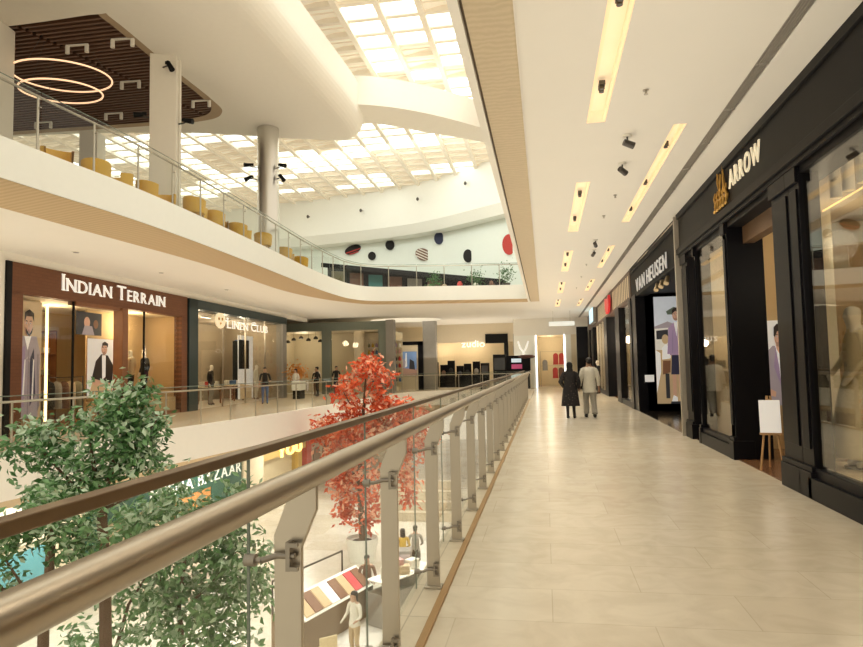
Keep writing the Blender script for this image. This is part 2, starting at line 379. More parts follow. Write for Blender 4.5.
for a,b,c,d in slots:
    k += 1
    t = emp('cove_light', None, 'ceiling light', ((a+b)/2,(c+d)/2,ZC+.1), 0, 'recessed cove lights in the walkway ceiling')
    side = 'left' if a < 1 else 'right'
    nth = ['nearest','second','third','fourth','farthest'][k-1] if a < 1 else ['nearest','second','third','farthest'][k-6]
    t['label'] = f'{nth} warm glowing slot light in the {side} row of the walkway ceiling'
    MB((t.location)).box(a+.005,a+.04,c+.03,d-.03,ZC+.02,ZC+.06).box(b-.04,b-.005,c+.03,d-.03,ZC+.02,ZC+.06).build('light_strip', slotem, t)
    for i in range(2 if d-c < 4.5 else 3):
        y = c+(d-c)*(i+.5)/(2 if d-c < 4.5 else 3)
        MB((t.location)).box(a+.085,b-.085,y-.09,y+.09,ZC+.07,ZC+.12).cyl(((a+b)/2,y-.04,ZC+.03),((a+b)/2,y-.04,ZC+.1),.03,n=10).cyl(((a+b)/2,y+.05,ZC+.03),((a+b)/2,y+.05,ZC+.1),.03,n=10).build('spot_head', dsteel, t)
# grille
mb = MB().box(GX0,GX1,-4,47,ZC+.03,ZC+.05)
for i in range(5): mb.box(GX0+.005+i*.028,GX0+.012+i*.028,-4,47,ZC-.002,ZC+.03,1)
for i in range(38): mb.box(GX0,GX1,-3+i*1.3,-2.96+i*1.3,ZC-.002,ZC+.03,1)
t = emp('air_diffuser', 'long grey slotted air diffuser running along the walkway ceiling', 'air vent', (2.4,20,ZC))
mb.o = Vector((2.4,20,ZC)); mb.v = [tuple(Vector(v)-mb.o) for v in mb.v]; mb.build('grille', [mat('grille_dark',(.20,.18,.15),.7), mat('grille_grey',(.42,.38,.32),.6)], t)
# edge strips of corridor ceiling
S(MB().box(-.62,-.18,-4,33.5,ZC-.005,ZC+.25), 'trim_6', ribX)
S(MB().box(-.655,-.62,-4,33.5,ZC+.05,ZC+.8), 'trim_7', mat('shadow_gap',(.16,.12,.08),.8))
S(MB().box(-.75,-.655,-4,33.5,ZC-.01,Z2+.1), 'trim_8', white)
S(MB().box(-.75,3.4,-4,47,ZC+.26,ZC+.5), 'ceiling', white)

# ------------------------------------------------------------------ upper level ceiling with rolled edge
pathP = [(-6.55,0),(-6.6,8),(-6.62,14),(-6.52,19),(-6.45,22.5),(-6.7,24.3),(-7.6,24.9),(-9.5,24.3),(-14,22.6),(-22,21.6),(-45,21)]
pp = spline(pathP, 8)
def offs(P, d):
    out = []
    for i in range(len(P)):
        a = Vector(P[max(i-1,0)]); b = Vector(P[min(i+1,len(P)-1)]); t = (b-a).normalized(); n = Vector((t.y,-t.x))  # right-hand side (outer)
        out.append((P[i][0]-n.x*d, P[i][1]-n.y*d))
    return out
prof = [(.62,0)]+[(.6-.6*math.sin(q)*1.0, .6-.6*math.cos(q)) for q in [math.pi/2*i/8 for i in range(1,9)]]+[(0,1.55),(.3,1.55)]
rows = [[(x,y,ZU+dz) for x,y in offs(pp, d)] for d, dz in prof]
mb = MB()
for A, B in zip(rows[:-1], rows[1:]): mb.strip(A, B)
S(mb, 'trim_9', white, smooth=True)
# recess in that ceiling with dark slats
rec = spline([(-34,14.35),(-20,14.35),(-13,14.35),(-10.75,14.3),(-10.5,14.6),(-10.55,17),(-10.55,19.8),(-10.75,20.8),(-11.6,21.35),(-13.8,21.4),(-20,21.1),(-34,20.6)], 6)
inner = offs(pp, .62)
S(MB().sheet(inner+[(-45,0)], [rec], ZU), 'ceiling', white)
S(MB().strip([(x,y,ZU) for x,y in rec+rec[:1]], [(x,y,ZU+.42) for x,y in rec+rec[:1]])
  .strip([(x,y,ZU) for x,y in rec+rec[:1]], [(x+(-.25 if x > -12 else 0),y-(.28 if y > 18 else 0),ZU+.02) for x,y in rec+rec[:1]]), 'trim_10', mat('recess_rim', (.42,.31,.20), .7))
S(MB().sheet(rec, [], ZU+.42), 'ceiling', mat('recess_dark',(.018,.010,.008),.9))
mb = MB()
y = 14.5
def recx(y):   # right end of the recess at y
    return max([x for x, yy in rec if abs(yy-y) < .6] or [-10.6])
while y < 21.2:
    mb.box(-33, min(-13.2+(y-14.5)*.25, recx(y)-.1), y, y+.075, ZU+.05, ZU+.17)
    mb.box(-13.1+(y-14.5)*.25, recx(y)-.12, y+.05, y+.125, ZU+.05, ZU+.17); y += .19
mb.build('slatted_ceiling_panel', slatbrown, label='dark brown slatted wood ceiling panel over the upper food court', cat='ceiling panel')
# skylight
gx, gy = 1.35, 1.02
mbp = MB(); mbo = MB(); mbr = MB()
import random as _r
rg = _r.Random(3)
nx, ny = 24, 43
X0, Y0 = -1.0, 2.8
for i in range(nx):
    for j in range(ny):
        x1 = X0-i*gx; x0 = x1-gx; y0 = Y0+j*gy; y1 = y0+gy
        blk = (math.sin(i*1.3+(j-10)*.45)+math.sin((j-10)*.9-i*.6)) + rg.uniform(-.9,.9)
        lit = blk > -.25
        if 1 <= i <= 3 and 17 <= j <= 22: lit = not ((i == 1 and j == 17) or (i == 2 and j in (20,21)) or (i == 3 and j == 22) or (i == 1 and j == 22))
        if i >= 4 and j < 23: lit = False
        if j > 30 and i < 6 and blk < .9: lit = False
        if j > 37: lit = False
        z = ZS
        if lit: mbp.poly([(x0+.1,y0+.1,z),(x0+.1,y1-.1,z),(x1-.1,y1-.1,z),(x1-.1,y0+.1,z)])
        else:
            d = .22
            mbo.poly([(x0,y0,z-.02),(x0,y1,z-.02),(x1,y1,z+d),(x1,y0,z+d)])
            mbo.poly([(x1,y0,z-.02),(x1,y0,z+d),(x1,y1,z+d),(x1,y1,z-.02)])
S(mbp, 'window_1', skypane)
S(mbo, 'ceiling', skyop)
mb = MB()
for i in range(nx+1): mb.box(X0-i*gx-.10, X0-i*gx+.10, Y0, Y0+ny*gy, ZS-.20, ZS+.1)
for j in range(ny+1): mb.box(X0-nx*gx, X0, Y0+j*gy-.10, Y0+j*gy+.10, ZS-.08, ZS+.1)
for j in range(ny): mb.box(X0-nx*gx, X0, Y0+j*gy+.44, Y0+j*gy+.46, ZS-.03, ZS+.02)
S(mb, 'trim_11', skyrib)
S(MB().box(-34,2,Y0,46.7,ZS+.45,ZS+.5), 'ceiling', white)
# curved beam over the atrium
B1 = spline([(-9.5,22.0,0),(-6.2,22.9,0),(-4.27,24.1,0),(-2.37,26.06,0),(-.8,28.2,0)], 8)
B2 = spline([(-9.8,23.8,0),(-6.6,24.65,0),(-4.65,26.1,0),(-2.38,27.9,0),(-.8,29.8,0)], 8)
zt = 12.35
mb = MB()
mb.strip([(x,y,11.2) for x,y,_ in B1], [(x,y,11.2) for x,y,_ in B2]).strip([(x,y,11.2) for x,y,_ in B1], [(x-.05,y+.12,zt) for x,y,_ in B1]).strip([(x,y,11.2) for x,y,_ in B2], [(x,y,zt) for x,y,_ in B2])
mb.strip([(x-.05,y+.12,zt) for x,y,_ in B1], [(x,y,zt) for x,y,_ in B2])
S(mb, 'trim_12', white, smooth=True)
# far bulkhead (curved) and far wall
K = spline([(-40,46),(-28,45.6),(-19.2,44.3),(-9.1,42),(-3,38),(0,35.4),(2.5,33)], 8)
Kb = [(x-.1,y+1.0) for x,y in K]; Kw = [(x,y+2.2) for x,y in K]
zz = 10.4
S(MB().strip([(x,y,ZS+.3) for x,y in K], [(x-.05,y+.5,zz+.6) for x,y in K]).strip([(x-.05,y+.5,zz+.6) for x,y in K], [(x,y,zz) for x,y in Kb]), 'trim_13', whitec, smooth=True)
S(MB().strip([(x,y,zz) for x,y in Kb], [(x,y+1.3,zz+.02) for x,y in Kb]), 'trim_14', whitec)
S(MB().strip([(x,y,ZS) for x,y in Kw], [(x,y,Z2) for x,y in Kw]), 'wall_north', mat('cool_white_wall',(.82,.88,.82),.6,var=.02))
S(MB().box(-45.2,-45,0,70,Z2,ZS+2), 'wall_west', whitec)

# level 1 north wall etc.
S(MB().box(-30,-26,8,56,0,ZC).box(-26,9,52,52.2,0,ZC), 'wall_north', lightwall)
S(MB().box(8.8,9,-4,52,0,ZC), 'wall_east', lightwall)
# wall above / around left shopfronts
fO = Vector((-13.6,14.9,0)); fa = R(92.5)
def lw(lx, ly, z=0):   # left facade local -> world
    return (fO.x+lx*math.cos(fa)-ly*math.sin(fa), fO.y+lx*math.sin(fa)+ly*math.cos(fa), z)
t = MB().box(-16,-.02,-.02,.2,0,ZC).box(-.02,24.6,-.02,.2,4.52,ZC)
S(t, 'wall_left', white, loc=fO, rz=fa)

# ------------------------------------------------------------------ shop helper: interior box (structure)
def interior(loc, rz, x0, x1, d, h, mw, mf, mc, y0=.25, z0=0):
    mb = MB()
    mb.poly([(x0,d,z0),(x1,d,z0),(x1,d,h),(x0,d,h)]); mb.poly([(x0,y0,z0),(x0,d,z0),(x0,d,h),(x0,y0,h)]); mb.poly([(x1,y0,z0),(x1,d,z0),(x1,d,h),(x1,y0,h)])
    S(mb, 'wall_back', mw, loc=loc, rz=rz)
    S(MB().poly([(x0,y0-.2,z0+.012),(x1,y0-.2,z0+.012),(x1,d,z0+.012),(x0,d,z0+.012)]), 'floor', mf, loc=loc, rz=rz)
    S(MB().poly([(x0,y0,h),(x1,y0,h),(x1,d,h),(x0,d,h)]), 'ceiling', mc, loc=loc, rz=rz)
def plight(name, loc, w, col=(1,.85,.62), r=.25):
    l = bpy.data.lights.new(name, 'POINT'); l.energy = w; l.color = col; l.shadow_soft_size = r
    o = bpy.data.objects.new(name, l); COL.objects.link(o); o.location = loc; return o
def alight(name, loc, w, sx, sy, col=(1,.92,.78), rot=(0,0,0), spread=180):
    l = bpy.data.lights.new(name, 'AREA'); l.energy = w; l.color = col; l.shape = 'RECTANGLE'; l.size = sx; l.size_y = sy; l.spread = R(spread)
    o = bpy.data.objects.new(name, l); COL.objects.link(o); o.location = loc; o.rotation_euler = rot; return o
def w2(loc, rz, p):
    v = Matrix.Rotation(rz, 4, 'Z') @ Vector(p); return tuple(v+Vector(loc))

# ------------------------------------------------------------------ people and mannequins
def body_mesh(pose=None, fingers=False, female=False, sub=2):
    p = dict(eL=(-.235,-.03,1.13), wL=(-.25,.05,.90), eR=(.235,-.03,1.13), wR=(.25,.05,.90), kL=(-.10,.03,.49), aL=(-.10,-.02,.09), kR=(.10,.03,.49), aR=(.10,-.02,.09), head=(0,.02))
    p.update(pose or {})
    sw = .155 if female else .178
    V = []; E = []; RR = []
    def add(co, r, par=None):
        V.append(co); RR.append(r if isinstance(r, tuple) else (r, r))
        if par is not None: E.append((par, len(V)-1))
        return len(V)-1
    hx, hy = p['head']
    pel = add((0,0,.94), (.145,.115)); wa = add((0,.005,1.08), (.125,.10), pel); ch = add((0,.0,1.27), (.15,.115), wa); nb = add((0,-.005,1.42), (.085,.075), ch)
    ne = add((hx*.4,.01+hy*.3,1.49), .054, nb); h1 = add((hx,hy+.01,1.57), (.066,.078), ne); h2 = add((hx,hy,1.645), (.076,.092), h1); add((hx,hy-.01,1.705), (.055,.065), h2)
    add((hx,hy+.105,1.60), (.012,.012), h1)
    for s, e, w in ((-1,'eL','wL'),(1,'eR','wR')):
        sh = add((s*sw,-.005,1.395), .062, nb); el = add(p[e], .044, sh)
        W = Vector(p[w]); d = (W-Vector(p[e])).normalized(); wr = add(tuple(W), .030, el)
        pa = add(tuple(W+d*.065), (.036,.022), wr)
        if fingers:
            side = Vector((0,1,0)); side = (side-d*side.dot(d)).normalized()
            for k, (q, ln) in enumerate(((-.030,.062),(-.010,.075),(.010,.080),(.030,.072))):
                a = add(tuple(W+d*.10+side*q), .0085, pa); b = add(tuple(W+d*(.10+ln*.55)+side*q*1.15+Vector((-s*.008,0,0))), .008, a)
                add(tuple(W+d*(.10+ln)+side*q*1.1+Vector((-s*.022,0,0))), .007, b)
            a = add(tuple(W+d*.045+side*.040), .010, pa); add(tuple(W+d*.085+side*.058+Vector((-s*.012,0,0))), .008, a)
        else:
            add(tuple(W+d*.15), (.028,.014), pa)
    for s, k, a in ((-1,'kL','aL'),(1,'kR','aR')):
        hi = add((s*.088,0,.86), .098, pel); kn = add(p[k], .062, hi); K_ = Vector(p[k]); A = Vector(p[a])
        cf = add(tuple(K_.lerp(A,.3)+Vector((0,-.02,0))), .058, kn); an = add(p[a], .042, cf)
        add((A.x+s*.015, A.y+.14, max(.03, A.z-.065)), (.04,.03), an); 
        add((A.x, A.y-.05, max(.03, A.z-.055)), (.034,.034), an)
    me = bpy.data.meshes.new('b'); me.from_pydata(V, E, [])
    o = bpy.data.objects.new('b', me); COL.objects.link(o)
    m = o.modifiers.new('s', 'SKIN'); m.use_smooth_shade = True
    for i, sv in enumerate(me.skin_vertices[0].data): sv.radius = RR[i]; sv.use_root = (i == 0)
    ss = o.modifiers.new('u', 'SUBSURF'); ss.levels = sub; ss.render_levels = sub
    bpy.context.view_layer.update()
    r_ = bpy.data.meshes.new_from_object(o.evaluated_get(bpy.context.evaluated_depsgraph_get()))
    bpy.data.objects.remove(o); return r_
def figure(name, label, cat, loc, rz, h, mats, assign, pose=None, fingers=False, female=False, group=None, hair=None, sub=2, bodyname='body', extras=None):
    """one continuous body; assign(x,y,z) on the 1.72 m figure picks the material slot"""
    t = emp(name, label, cat, loc, rz, group)
    me = body_mesh(pose, fingers, female, sub); s = h/1.72
    me.materials.clear()
    for mm in mats: me.materials.append(mm)
    for pg in me.polygons: c = pg.center; pg.material_index = assign(c.x, c.y, c.z); pg.use_smooth = True
    me.transform(Matrix.Scale(s, 4))
    o = bpy.data.objects.new(bodyname, me); COL.objects.link(o); o.parent = t
    hx, hy = (pose or {}).get('head', (0,.02))
    def part(mb, nm, mm, **k):
        mb.v = [(x*s,y*s,z*s) for x,y,z in mb.v]; return mb.build(nm, mm, t, smooth=True, **k)
    if hair == 'short': part(MB().ell((hx,hy-.018,1.668), (.083,.098,.068), 16, 10).ell((hx,hy-.045,1.61), (.076,.065,.07), 14, 8), 'hair', hairm)
    if hair == 'long': part(MB().ell((hx,hy-.02,1.668), (.088,.10,.07), 16, 10).loft([(hx,hy-.06,1.40,.07,.03),(hx,hy-.06,1.5,.085,.045),(hx,hy-.045,1.64,.085,.07)], 14), 'hair', hairm)
    if hair == 'scarf': part(MB().loft([(0,-.01,1.34,.15,.10),(0,0,1.44,.115,.095),(hx,hy-.02,1.53,.088,.095),(hx,hy-.012,1.62,.096,.115),(hx,hy-.012,1.70,.078,.092),(hx,hy-.012,1.735,.02,.03)], 18), 'headscarf', cloths['black'])
    if extras: extras(t, part)
    return t
def suit(top, bottom, shoe=.08, sk=.0, neck=1.445, sleeve=.92, hem=.9, bare=None):
    def a(x, y, z):
        if z > neck: return 0
        if z < shoe: return 3
        if abs(x) > .205 and z < sleeve: return 0
        if z > hem or (abs(x) > .2): return 1
        return 2
    return a

# ------------------------------------------------------------------ near balustrade
def near_balustrade():
    t = emp('balustrade', 'near steel and glass balustrade with round handrail along the marble walkway', 'balustrade', (-.83,3,0))
    o = (-.83,3,0)
    MB(o).tube([(-.76,-1.5,1.225),(-.76,8,1.225),(-.76,29.5,1.225),(-.74,30.5,1.225),(-.68,30.9,1.2)], .040, 20).build('handrail', steelrail, t, smooth=True)
    ys = [-.5,.77,2.06,3.45]+[4.76+1.27*i for i in range(21)]
    for y in ys:
        mb = MB(o)
        prof2 = [(-.878,0),(-.786,0),(-.786,1.0),(-.735,1.12),(-.735,1.195),(-.80,1.195),(-.838,1.14),(-.878,1.04)]
        mb.xprism(prof2, y-.012, y+.012)
        po = mb.build('post', steel, t, bevel=.003)
        for z in (.98,.13):
            MB(o).tube([(-.80,y-.03,z),(-.86,y-.03,z),(-.905,y-.045,z-.012)], .010, 10).cyl((-.925,y-.045,z-.012),(-.96,y-.045,z-.012),.020,n=12).tube([(-.905,y-.045,z-.012),(-.93,y-.045,z-.012)],.010,8)\
                .box(-.826,-.812,y-.045,y-.008,z-.045,z+.045).box(-.815,-.785,y-.048,y-.034,z+.03,z+.043).box(-.815,-.785,y-.048,y-.034,z-.043,z-.03).build('glass_clamp', clampm, po, smooth=True)
        MB(o).box(-.895,-.77,y-.05,y+.05,-.002,.014).build('base_plate', steel, po, bevel=.003)
    for a, b in zip(ys[:-1], ys[1:]):
        mb = MB(o); y0, y1 = a-.04, b-.048
        mb.box(-.954,-.946,y0,y1,-.12,1.29)
        mb.m = [0,0,1,0,1,0]
        mb.build('glass_pane', [glass, glasse], t)
    MB(o).box(-.972,-.928,-1.5,30.6,1.288,1.318).build('glass_cap', bronze, t, bevel=.004)
near_balustrade()

# ------------------------------------------------------------------ balustrades following a slab edge
def curve_balustrade(name, label, pts, z0, hg, hr, step, off, postside, glassmat_, railr=.025, mrail=steel, loc=None):
    # resample along curve
    P = [Vector((x,y,0)) for x,y in pts]; L = [0]
    for a, b in zip(P[:-1], P[1:]): L.append(L[-1]+(b-a).length)
    def at(s):
        for i in range(len(P)-1):
            if s <= L[i+1] or i == len(P)-2:
                k = (s-L[i])/max(1e-6, L[i+1]-L[i]); return P[i].lerp(P[i+1], k), (P[i+1]-P[i]).normalized()
    t = emp(name, label, 'balustrade', (P[0].x, P[0].y, z0)); o = (P[0].x, P[0].y, z0)
    n = int(L[-1]/step); pos = [i*L[-1]/n for i in range(n+1)]
    def pt(s, d, z): p, tt = at(s); nn = Vector((tt.y,-tt.x,0)); q = p-nn*d; return (q.x,q.y,z)
    MB(o).tube([pt(s, off+postside, z0+hr) for s in [L[-1]*i/90 for i in range(91)]], railr, 8).build('handrail', mrail, t, smooth=True)
    for s in pos:
        b0 = pt(s, off+postside, z0); 
        mb = MB(o).cyl(b0, (b0[0],b0[1],z0+hr), .022, n=8); q = pt(s, off, z0+hr*.8); mb.tube([(b0[0],b0[1],z0+hr*.8), q], .012, 6)
        mb.build('post', steel, t, smooth=True)
    for a, b in zip(pos[:-1], pos[1:]):
        A = [pt(a+(b-a)*(k/4)+(.012 if k == 0 else -.012 if k == 4 else 0), off, z0+.02) for k in range(5)]
        B = [(x,y,z0+hg) for x,y,_ in A]
        mb = MB(o).strip(A, B, 0)
        mb.tube([B[0],B[2],B[4]], .010, 4, 1)
        mb.build('glass_pane', [glassf, glasse], t)
    return t
curve_balustrade('balustrade', 'steel and glass balustrade along the opposite curved gallery with the shops', [p for p in g1 if p[1] > 5], 0.03, 1.12, 1.0, 1.5, .10, .07, glassf)
curve_balustrade('balustrade', 'upper level glass balustrade along the white curved slab edge', [p for p in e2 if p[1] > 5], 5.62, 1.12, 1.06, 1.35, .06, .07, glassf)

# ------------------------------------------------------------------ right-hand shops
F = 2.95
def rl(Y0): return (F, Y0, 0), R(-90)
# --- black menswear shop: world y 3.5..14.75 ; local x = 14.75 - y
Y0 = 14.75; loc, rz = rl(Y0)
L_ = lambda y: Y0-y
t = emp('shopfront', 'black panelled shopfront with tall windows on the right of the walkway', 'shopfront', loc, rz)
mb = MB()
mb.box(-.1, L_(2.5), -.02, .45, 3.98, ZC)
mb.box(-.1, L_(2.5), -.09, .0, 3.86, 3.98).box(-.1, L_(2.5), -.05, .0, 3.80, 3.86).box(-.1, L_(2.5), .02, .4, 3.72, 3.98)
mb.box(-.1, L_(2.5), -.06, 0, ZC-.12, ZC)
mb.build('fascia', blacktex, t, bevel=.008)
def pilaster(a, b, d=.45):
    mb = MB().box(a, b, 0, d, 0, 3.8)
    mb.box(a-.02, b+.02, -.05, d*.5, 0, .30).box(a-.01, b+.01, -.035, .02, .30, .36)
    mb.box(a+.05, b-.05, -.02, 0, .55, 3.55)
    mb.box(a, b, -.04, 0, 3.62, 3.8)
    return mb.build('pilaster', black, t, bevel=.006)
pilaster(L_(14.75), L_(14.2)); pilaster(L_(11.45), L_(11.22), .55); pilaster(L_(9.05), L_(8.45), .3); pilaster(L_(8.45)+.0, L_(8.12), .22); pilaster(L_(3.2), L_(2.5))
pilaster(L_(13.85)+.28,L_(13.5)+.02,.1)
MB().box(L_(11.45), L_(11.25), .0, .40, 0, 3.98).box(L_(11.45), L_(11.25)+.02, .0, .42, 0, .32).build('door_jamb', black, t, bevel=.006)
MB().box(L_(13.6), L_(11.4), 0, .1, 0, .3).box(L_(13.6), L_(11.4), -.04, .02, 0, .22).build('window_sill', black, t, bevel=.005)
MB().box(L_(8.2), L_(3), 0, .14, 0, .34).box(L_(8.2), L_(3), -.05, .02, 0, .24).build('window_sill', black, t, bevel=.005)
MB().box(L_(13.6), L_(11.4), .045, .055, .28, 3.8).build('window_glass', shopglass, t)
MB().box(L_(8.15), L_(3.1), .045, .055, .32, 3.75).build('window_glass', shopglass, t)
MB().box(L_(5.05), L_(5.0), .03, .08, .32, 3.75).build('mullion', black, t)
MB().box(L_(11.25), L_(9.05), .25, .42, 3.45, 3.8).build('door_header', mat('header_brown',(.12,.065,.03),.5), t)
MB().box(L_(14.86), L_(14.79), -.12, .1, 0, ZC-.05).build('divider', mat('divider_metal',(.55,.50,.42),.3,.6), t, bevel=.004)
# sign: letters and emblem
sg = emp('shop_sign', 'raised letters and gold emblem on the black fascia of the right-hand shop', 'sign', w2(loc, rz, (L_(11),-.05,4.25)), rz)
g0 = L_(11)
textmb(MB(), 'ARROW', L_(10.72)-g0, L_(9.22)-g0, -.02, .28, 0, .010, gap=.16, bold=.008).build('letters', [mat('warm_letters',(.95,.85,.65),.3,estr=.3,ecol=(1,.86,.6))], sg)
mb = MB(); cx = L_(11.25)-g0
# gold emblem: crest of leafy scrolls with an upright bow and arrow above
for i in range(5):
    a = (i-2)*.22; q = cx+(i-2)*.17
    mb.tube([(q,0,-.16),(q+.05,0,-.06),(q-.03,0,.03),(q+.03,0,.12)], [.018,.03,.024,.012], 6)
    mb.ell((q,-.01,-.19), (.05,.03,.03), 8, 6)
mb.tube([(cx-.36,0,-.10),(cx-.2,0,-.02),(cx,0,-.06),(cx+.2,0,-.02),(cx+.36,0,-.10)], .02, 6)
mb.tube([(cx-.06,0,.10),(cx-.14,0,.24),(cx-.10,0,.40)], .016, 6).tube([(cx+.26,0,.0),(cx+.22,0,.25),(cx+.20,0,.46)], [.03,.02,.01], 6)
mb.tube([(cx-.12,0,.38),(cx-.02,0,.2),(cx+.03,0,.06)], .012, 6).tube([(cx-.03,0,.06),(cx+.06,0,.24),(cx+.08,0,.34)], .018, 6)
mb.build('emblem', gold, sg, smooth=True)
carpet = mat('shop_brown_floor',(.16,.075,.035),.25)
# window boxes: far window, doorway and near window interiors
S(MB().poly([(F+1.6,11.3,0),(F+1.6,14.7,0),(F+1.6,14.7,3.98),(F+1.6,11.3,3.98)]).poly([(F+.1,14.62,0),(F+1.6,14.62,0),(F+1.6,14.62,3.98),(F+.1,14.62,3.98)]), 'wall_back', lightwall)
S(MB().poly([(F+.5,12.55,0),(7.4,12.55,0),(7.4,12.55,3.98),(F+.5,12.55,3.98)]), 'wall_shop', beigewall)
S(MB().poly([(7.4,2.5,0),(7.4,12.6,0),(7.4,12.6,3.98),(7.4,2.5,3.98)]), 'wall_back', beigewall)
S(MB().poly([(F+.05,2.6,0),(7.4,2.6,0),(7.4,2.6,3.98),(F+.05,2.6,3.98)]), 'wall_shop', beigewall)
S(MB().box(F+.02,7.4,2.6,14.7,.0,.012), 'floor', carpet)
S(MB().box(F+.08,7.4,2.6,14.7,3.97,4.05), 'ceiling', mat('shop_ceiling',(.50,.40,.27),.7))
S(MB().box(F+.12,4.55,2.8,8.98,.0,.30), 'floor', mat('display_plinth',(.78,.66,.46),.5))
S(MB().box(4.62,4.7,3,8.95,.0,2.9), 'wall_shop', beigewall)
# hanging downlights, then an added strip drawing the slot lights' reflection
for i,(x,y) in enumerate([(3.6,8.75),(3.6,8.4),(3.6,8.05),(3.6,7.7),(4.6,9.6),(5.0,10.6)]):
    ordi = ['first','second','third','fourth','fifth','sixth'][i]
    t = emp('downlight', f'{ordi} white cylinder downlight from the pilaster inside the near right shop window', 'ceiling light', (x,y,3.97), 0, 'cylinder downlights in the right-hand shop')
    MB().cyl((0,0,0),(0,0,-.42),.065,n=18).build('housing', white, t, smooth=True)
    MB().cyl((0,0,-.415),(0,0,-.426),.055,n=18).build('lamp', slotem, t)
t = emp('reflection_strip', 'thin gold strip standing in for the slot light reflection in the near right window', 'ceiling light', (4.4,9.5,3.6))
MB((4.4,9.5,3.6)).tube([(4.4,11.2,3.9),(4.4,9.4,3.93)], .014, 6).build('light_strip', mat('reflection_glow',(1,.72,.3),.5,estr=1.2,ecol=(1,.68,.26)), t)  # glow drawn for a reflection, no LED here
# poster of man in suit + easel
def poster(name, label, loc, rz, w, h, layers, frame=None, fw=.03, depth=.03, cat='poster'):
    t = emp(name, label, cat, loc, rz)
    MB().box(0,w,0,depth,0,h).build('backing_board', frame or blackm, t)
    mb = MB(); mats = []
    for k, (pts, mm) in enumerate(layers):
        if mm not in mats: mats.append(mm)
        mb.poly([(x*w,-.004-.0022*k,z*h) for x,z in pts], mats.index(mm))
    mb.build('picture', mats, t)
    return t
def circ(cx, cz, rx, rz, n=14): return [(cx+rx*math.cos(2*math.pi*i/n), cz+rz*math.sin(2*math.pi*i/n)) for i in range(n)]
full = [(0,0),(1,0),(1,1),(0,1)]
def face(cx, cz, rx, rz):
    L = [(circ(cx,cz,rx,rz,18), P_['skin']), ([(cx-rx*.9,cz-.1*rz),(cx-rx*.5,cz-rz*.9),(cx,cz-rz),(cx+rx*.5,cz-rz*.9),(cx+rx*.3,cz-rz*.55),(cx-rx*.5,cz-rz*.5)], P_['beard'])]
    for s in (-1,1):
        L += [(circ(cx+s*rx*.42,cz+.10*rz,rx*.17,rz*.07,8), P_['white']), (circ(cx+s*rx*.42,cz+.10*rz,rx*.08,rz*.07,8), P_['hair']), ([(cx+s*rx*.2,cz+.24*rz),(cx+s*rx*.65,cz+.27*rz),(cx+s*rx*.65,cz+.34*rz),(cx+s*rx*.2,cz+.32*rz)], P_['hair'])]
    return L+[([(cx-rx*.06,cz+.12*rz),(cx+rx*.10,cz+.12*rz),(cx+rx*.2,cz-.22*rz),(cx-rx*.14,cz-.22*rz)], P_['skinshade']), ([(cx-rx*.32,cz-.48*rz),(cx,cz-.42*rz),(cx+rx*.32,cz-.48*rz),(cx,cz-.56*rz)], P_['lip'])]
poster('poster', 'poster of a dark-haired man in a grey suit on the beige wall inside the doorway', (3.74,12.4,.78), 0, .64, 1.48, [
    (full, P_['pale']), ([(0,0),(.05,.42),(.12,.62),(.3,.70),(.62,.70),(.85,.6),(.97,.3),(.97,0)], P_['grey']), ([(.36,.70),(.58,.70),(.52,.35),(.46,.25)], P_['white']),
    ([(.38,.72),(.56,.72),(.54,.66),(.47,.6),(.40,.66)], P_['skin']), *face(.46,.80,.11,.115), ([(.33,.82),(.34,.92),(.42,.96),(.54,.955),(.60,.89),(.58,.83),(.54,.88),(.42,.87),(.36,.80)], P_['hair']),
    ([(.36,.70),(.30,.45),(.46,.22),(.43,.45)], P_['mauve']), ([(.58,.70),(.62,.45),(.48,.22),(.50,.45)], P_['mauve']), ([(.12,.12),(.3,.10),(.32,.16),(.16,.2)], P_['skin'])], frame=posterw)
t = emp('easel', 'light wooden easel with a small white sign card in the shop doorway', 'easel', (3.12,10.1,.012), R(-12))
MB().tube([(-.15,-.02,0),(-.02,.05,1.05)], .016, 8).build('leg', wood, t); MB().tube([(.15,-.02,0),(.02,.05,1.05)], .016, 8).build('leg', wood, t); MB().tube([(0,.35,0),(0,.07,1.0)], .014, 8).build('leg', wood, t)
MB().box(-.14,.14,-.03,.02,.50,.53).build('ledge', wood, t)
MB().obox((0,.0,.76), (.27,.012,.46), (R(-8),0,0)).build('sign_card', posterw, t)
# mannequin in cream gown in the near window
def gown(t, part):
    part(MB().loft([(0,0,.12,.36,.30),(0,0,.45,.30,.26),(0,0,.80,.23,.19),(0,0,1.02,.15,.12),(0,0,1.2,.165,.13),(0,0,1.38,.15,.10),(0,0,1.44,.08,.07)], 24), 'gown', cloths['cream'])
    part(MB().lathe([(.18,0),(.18,.02),(.02,.03),(.02,.9)], (0,0,0), 16), 'stand', dsteel)
figure('mannequin', 'pale mannequin in a long cream dress in the near right shop window', 'mannequin', (3.60,8.45,.3), R(90), 1.9, [mannw,cloths['cream'],mannw,mannw], suit(0,0,hem=.95), pose=dict(eR=(.27,.02,1.16), wR=(.14,.16,1.05), eL=(-.27,.02,1.16), wL=(-.18,.14,.98)), female=True, extras=gown)
figure('mannequin', 'pale mannequin in a beige jacket farther back in the near right window', 'mannequin', (4.15,7.6,.3), R(90), 1.85, [mannw,cloths['beige'],cloths['grey'],cloths['brown']], suit(0,0,hem=.8))
figure('mannequin', 'dressed mannequin behind the narrow black-framed window by the bright divider', 'mannequin', (3.9,13.3,.012), R(90), 1.8, [mannw,cloths['grey'],cloths['grey'],cloths['black']], suit(0,0,hem=.8))
plight('shop_lamp', (4.6,7.2,3.2), 45); plight('shop_lamp', (4.5,11.0,3.3), 30); plight('shop_lamp', (3.8,13.6,3.2), 22)

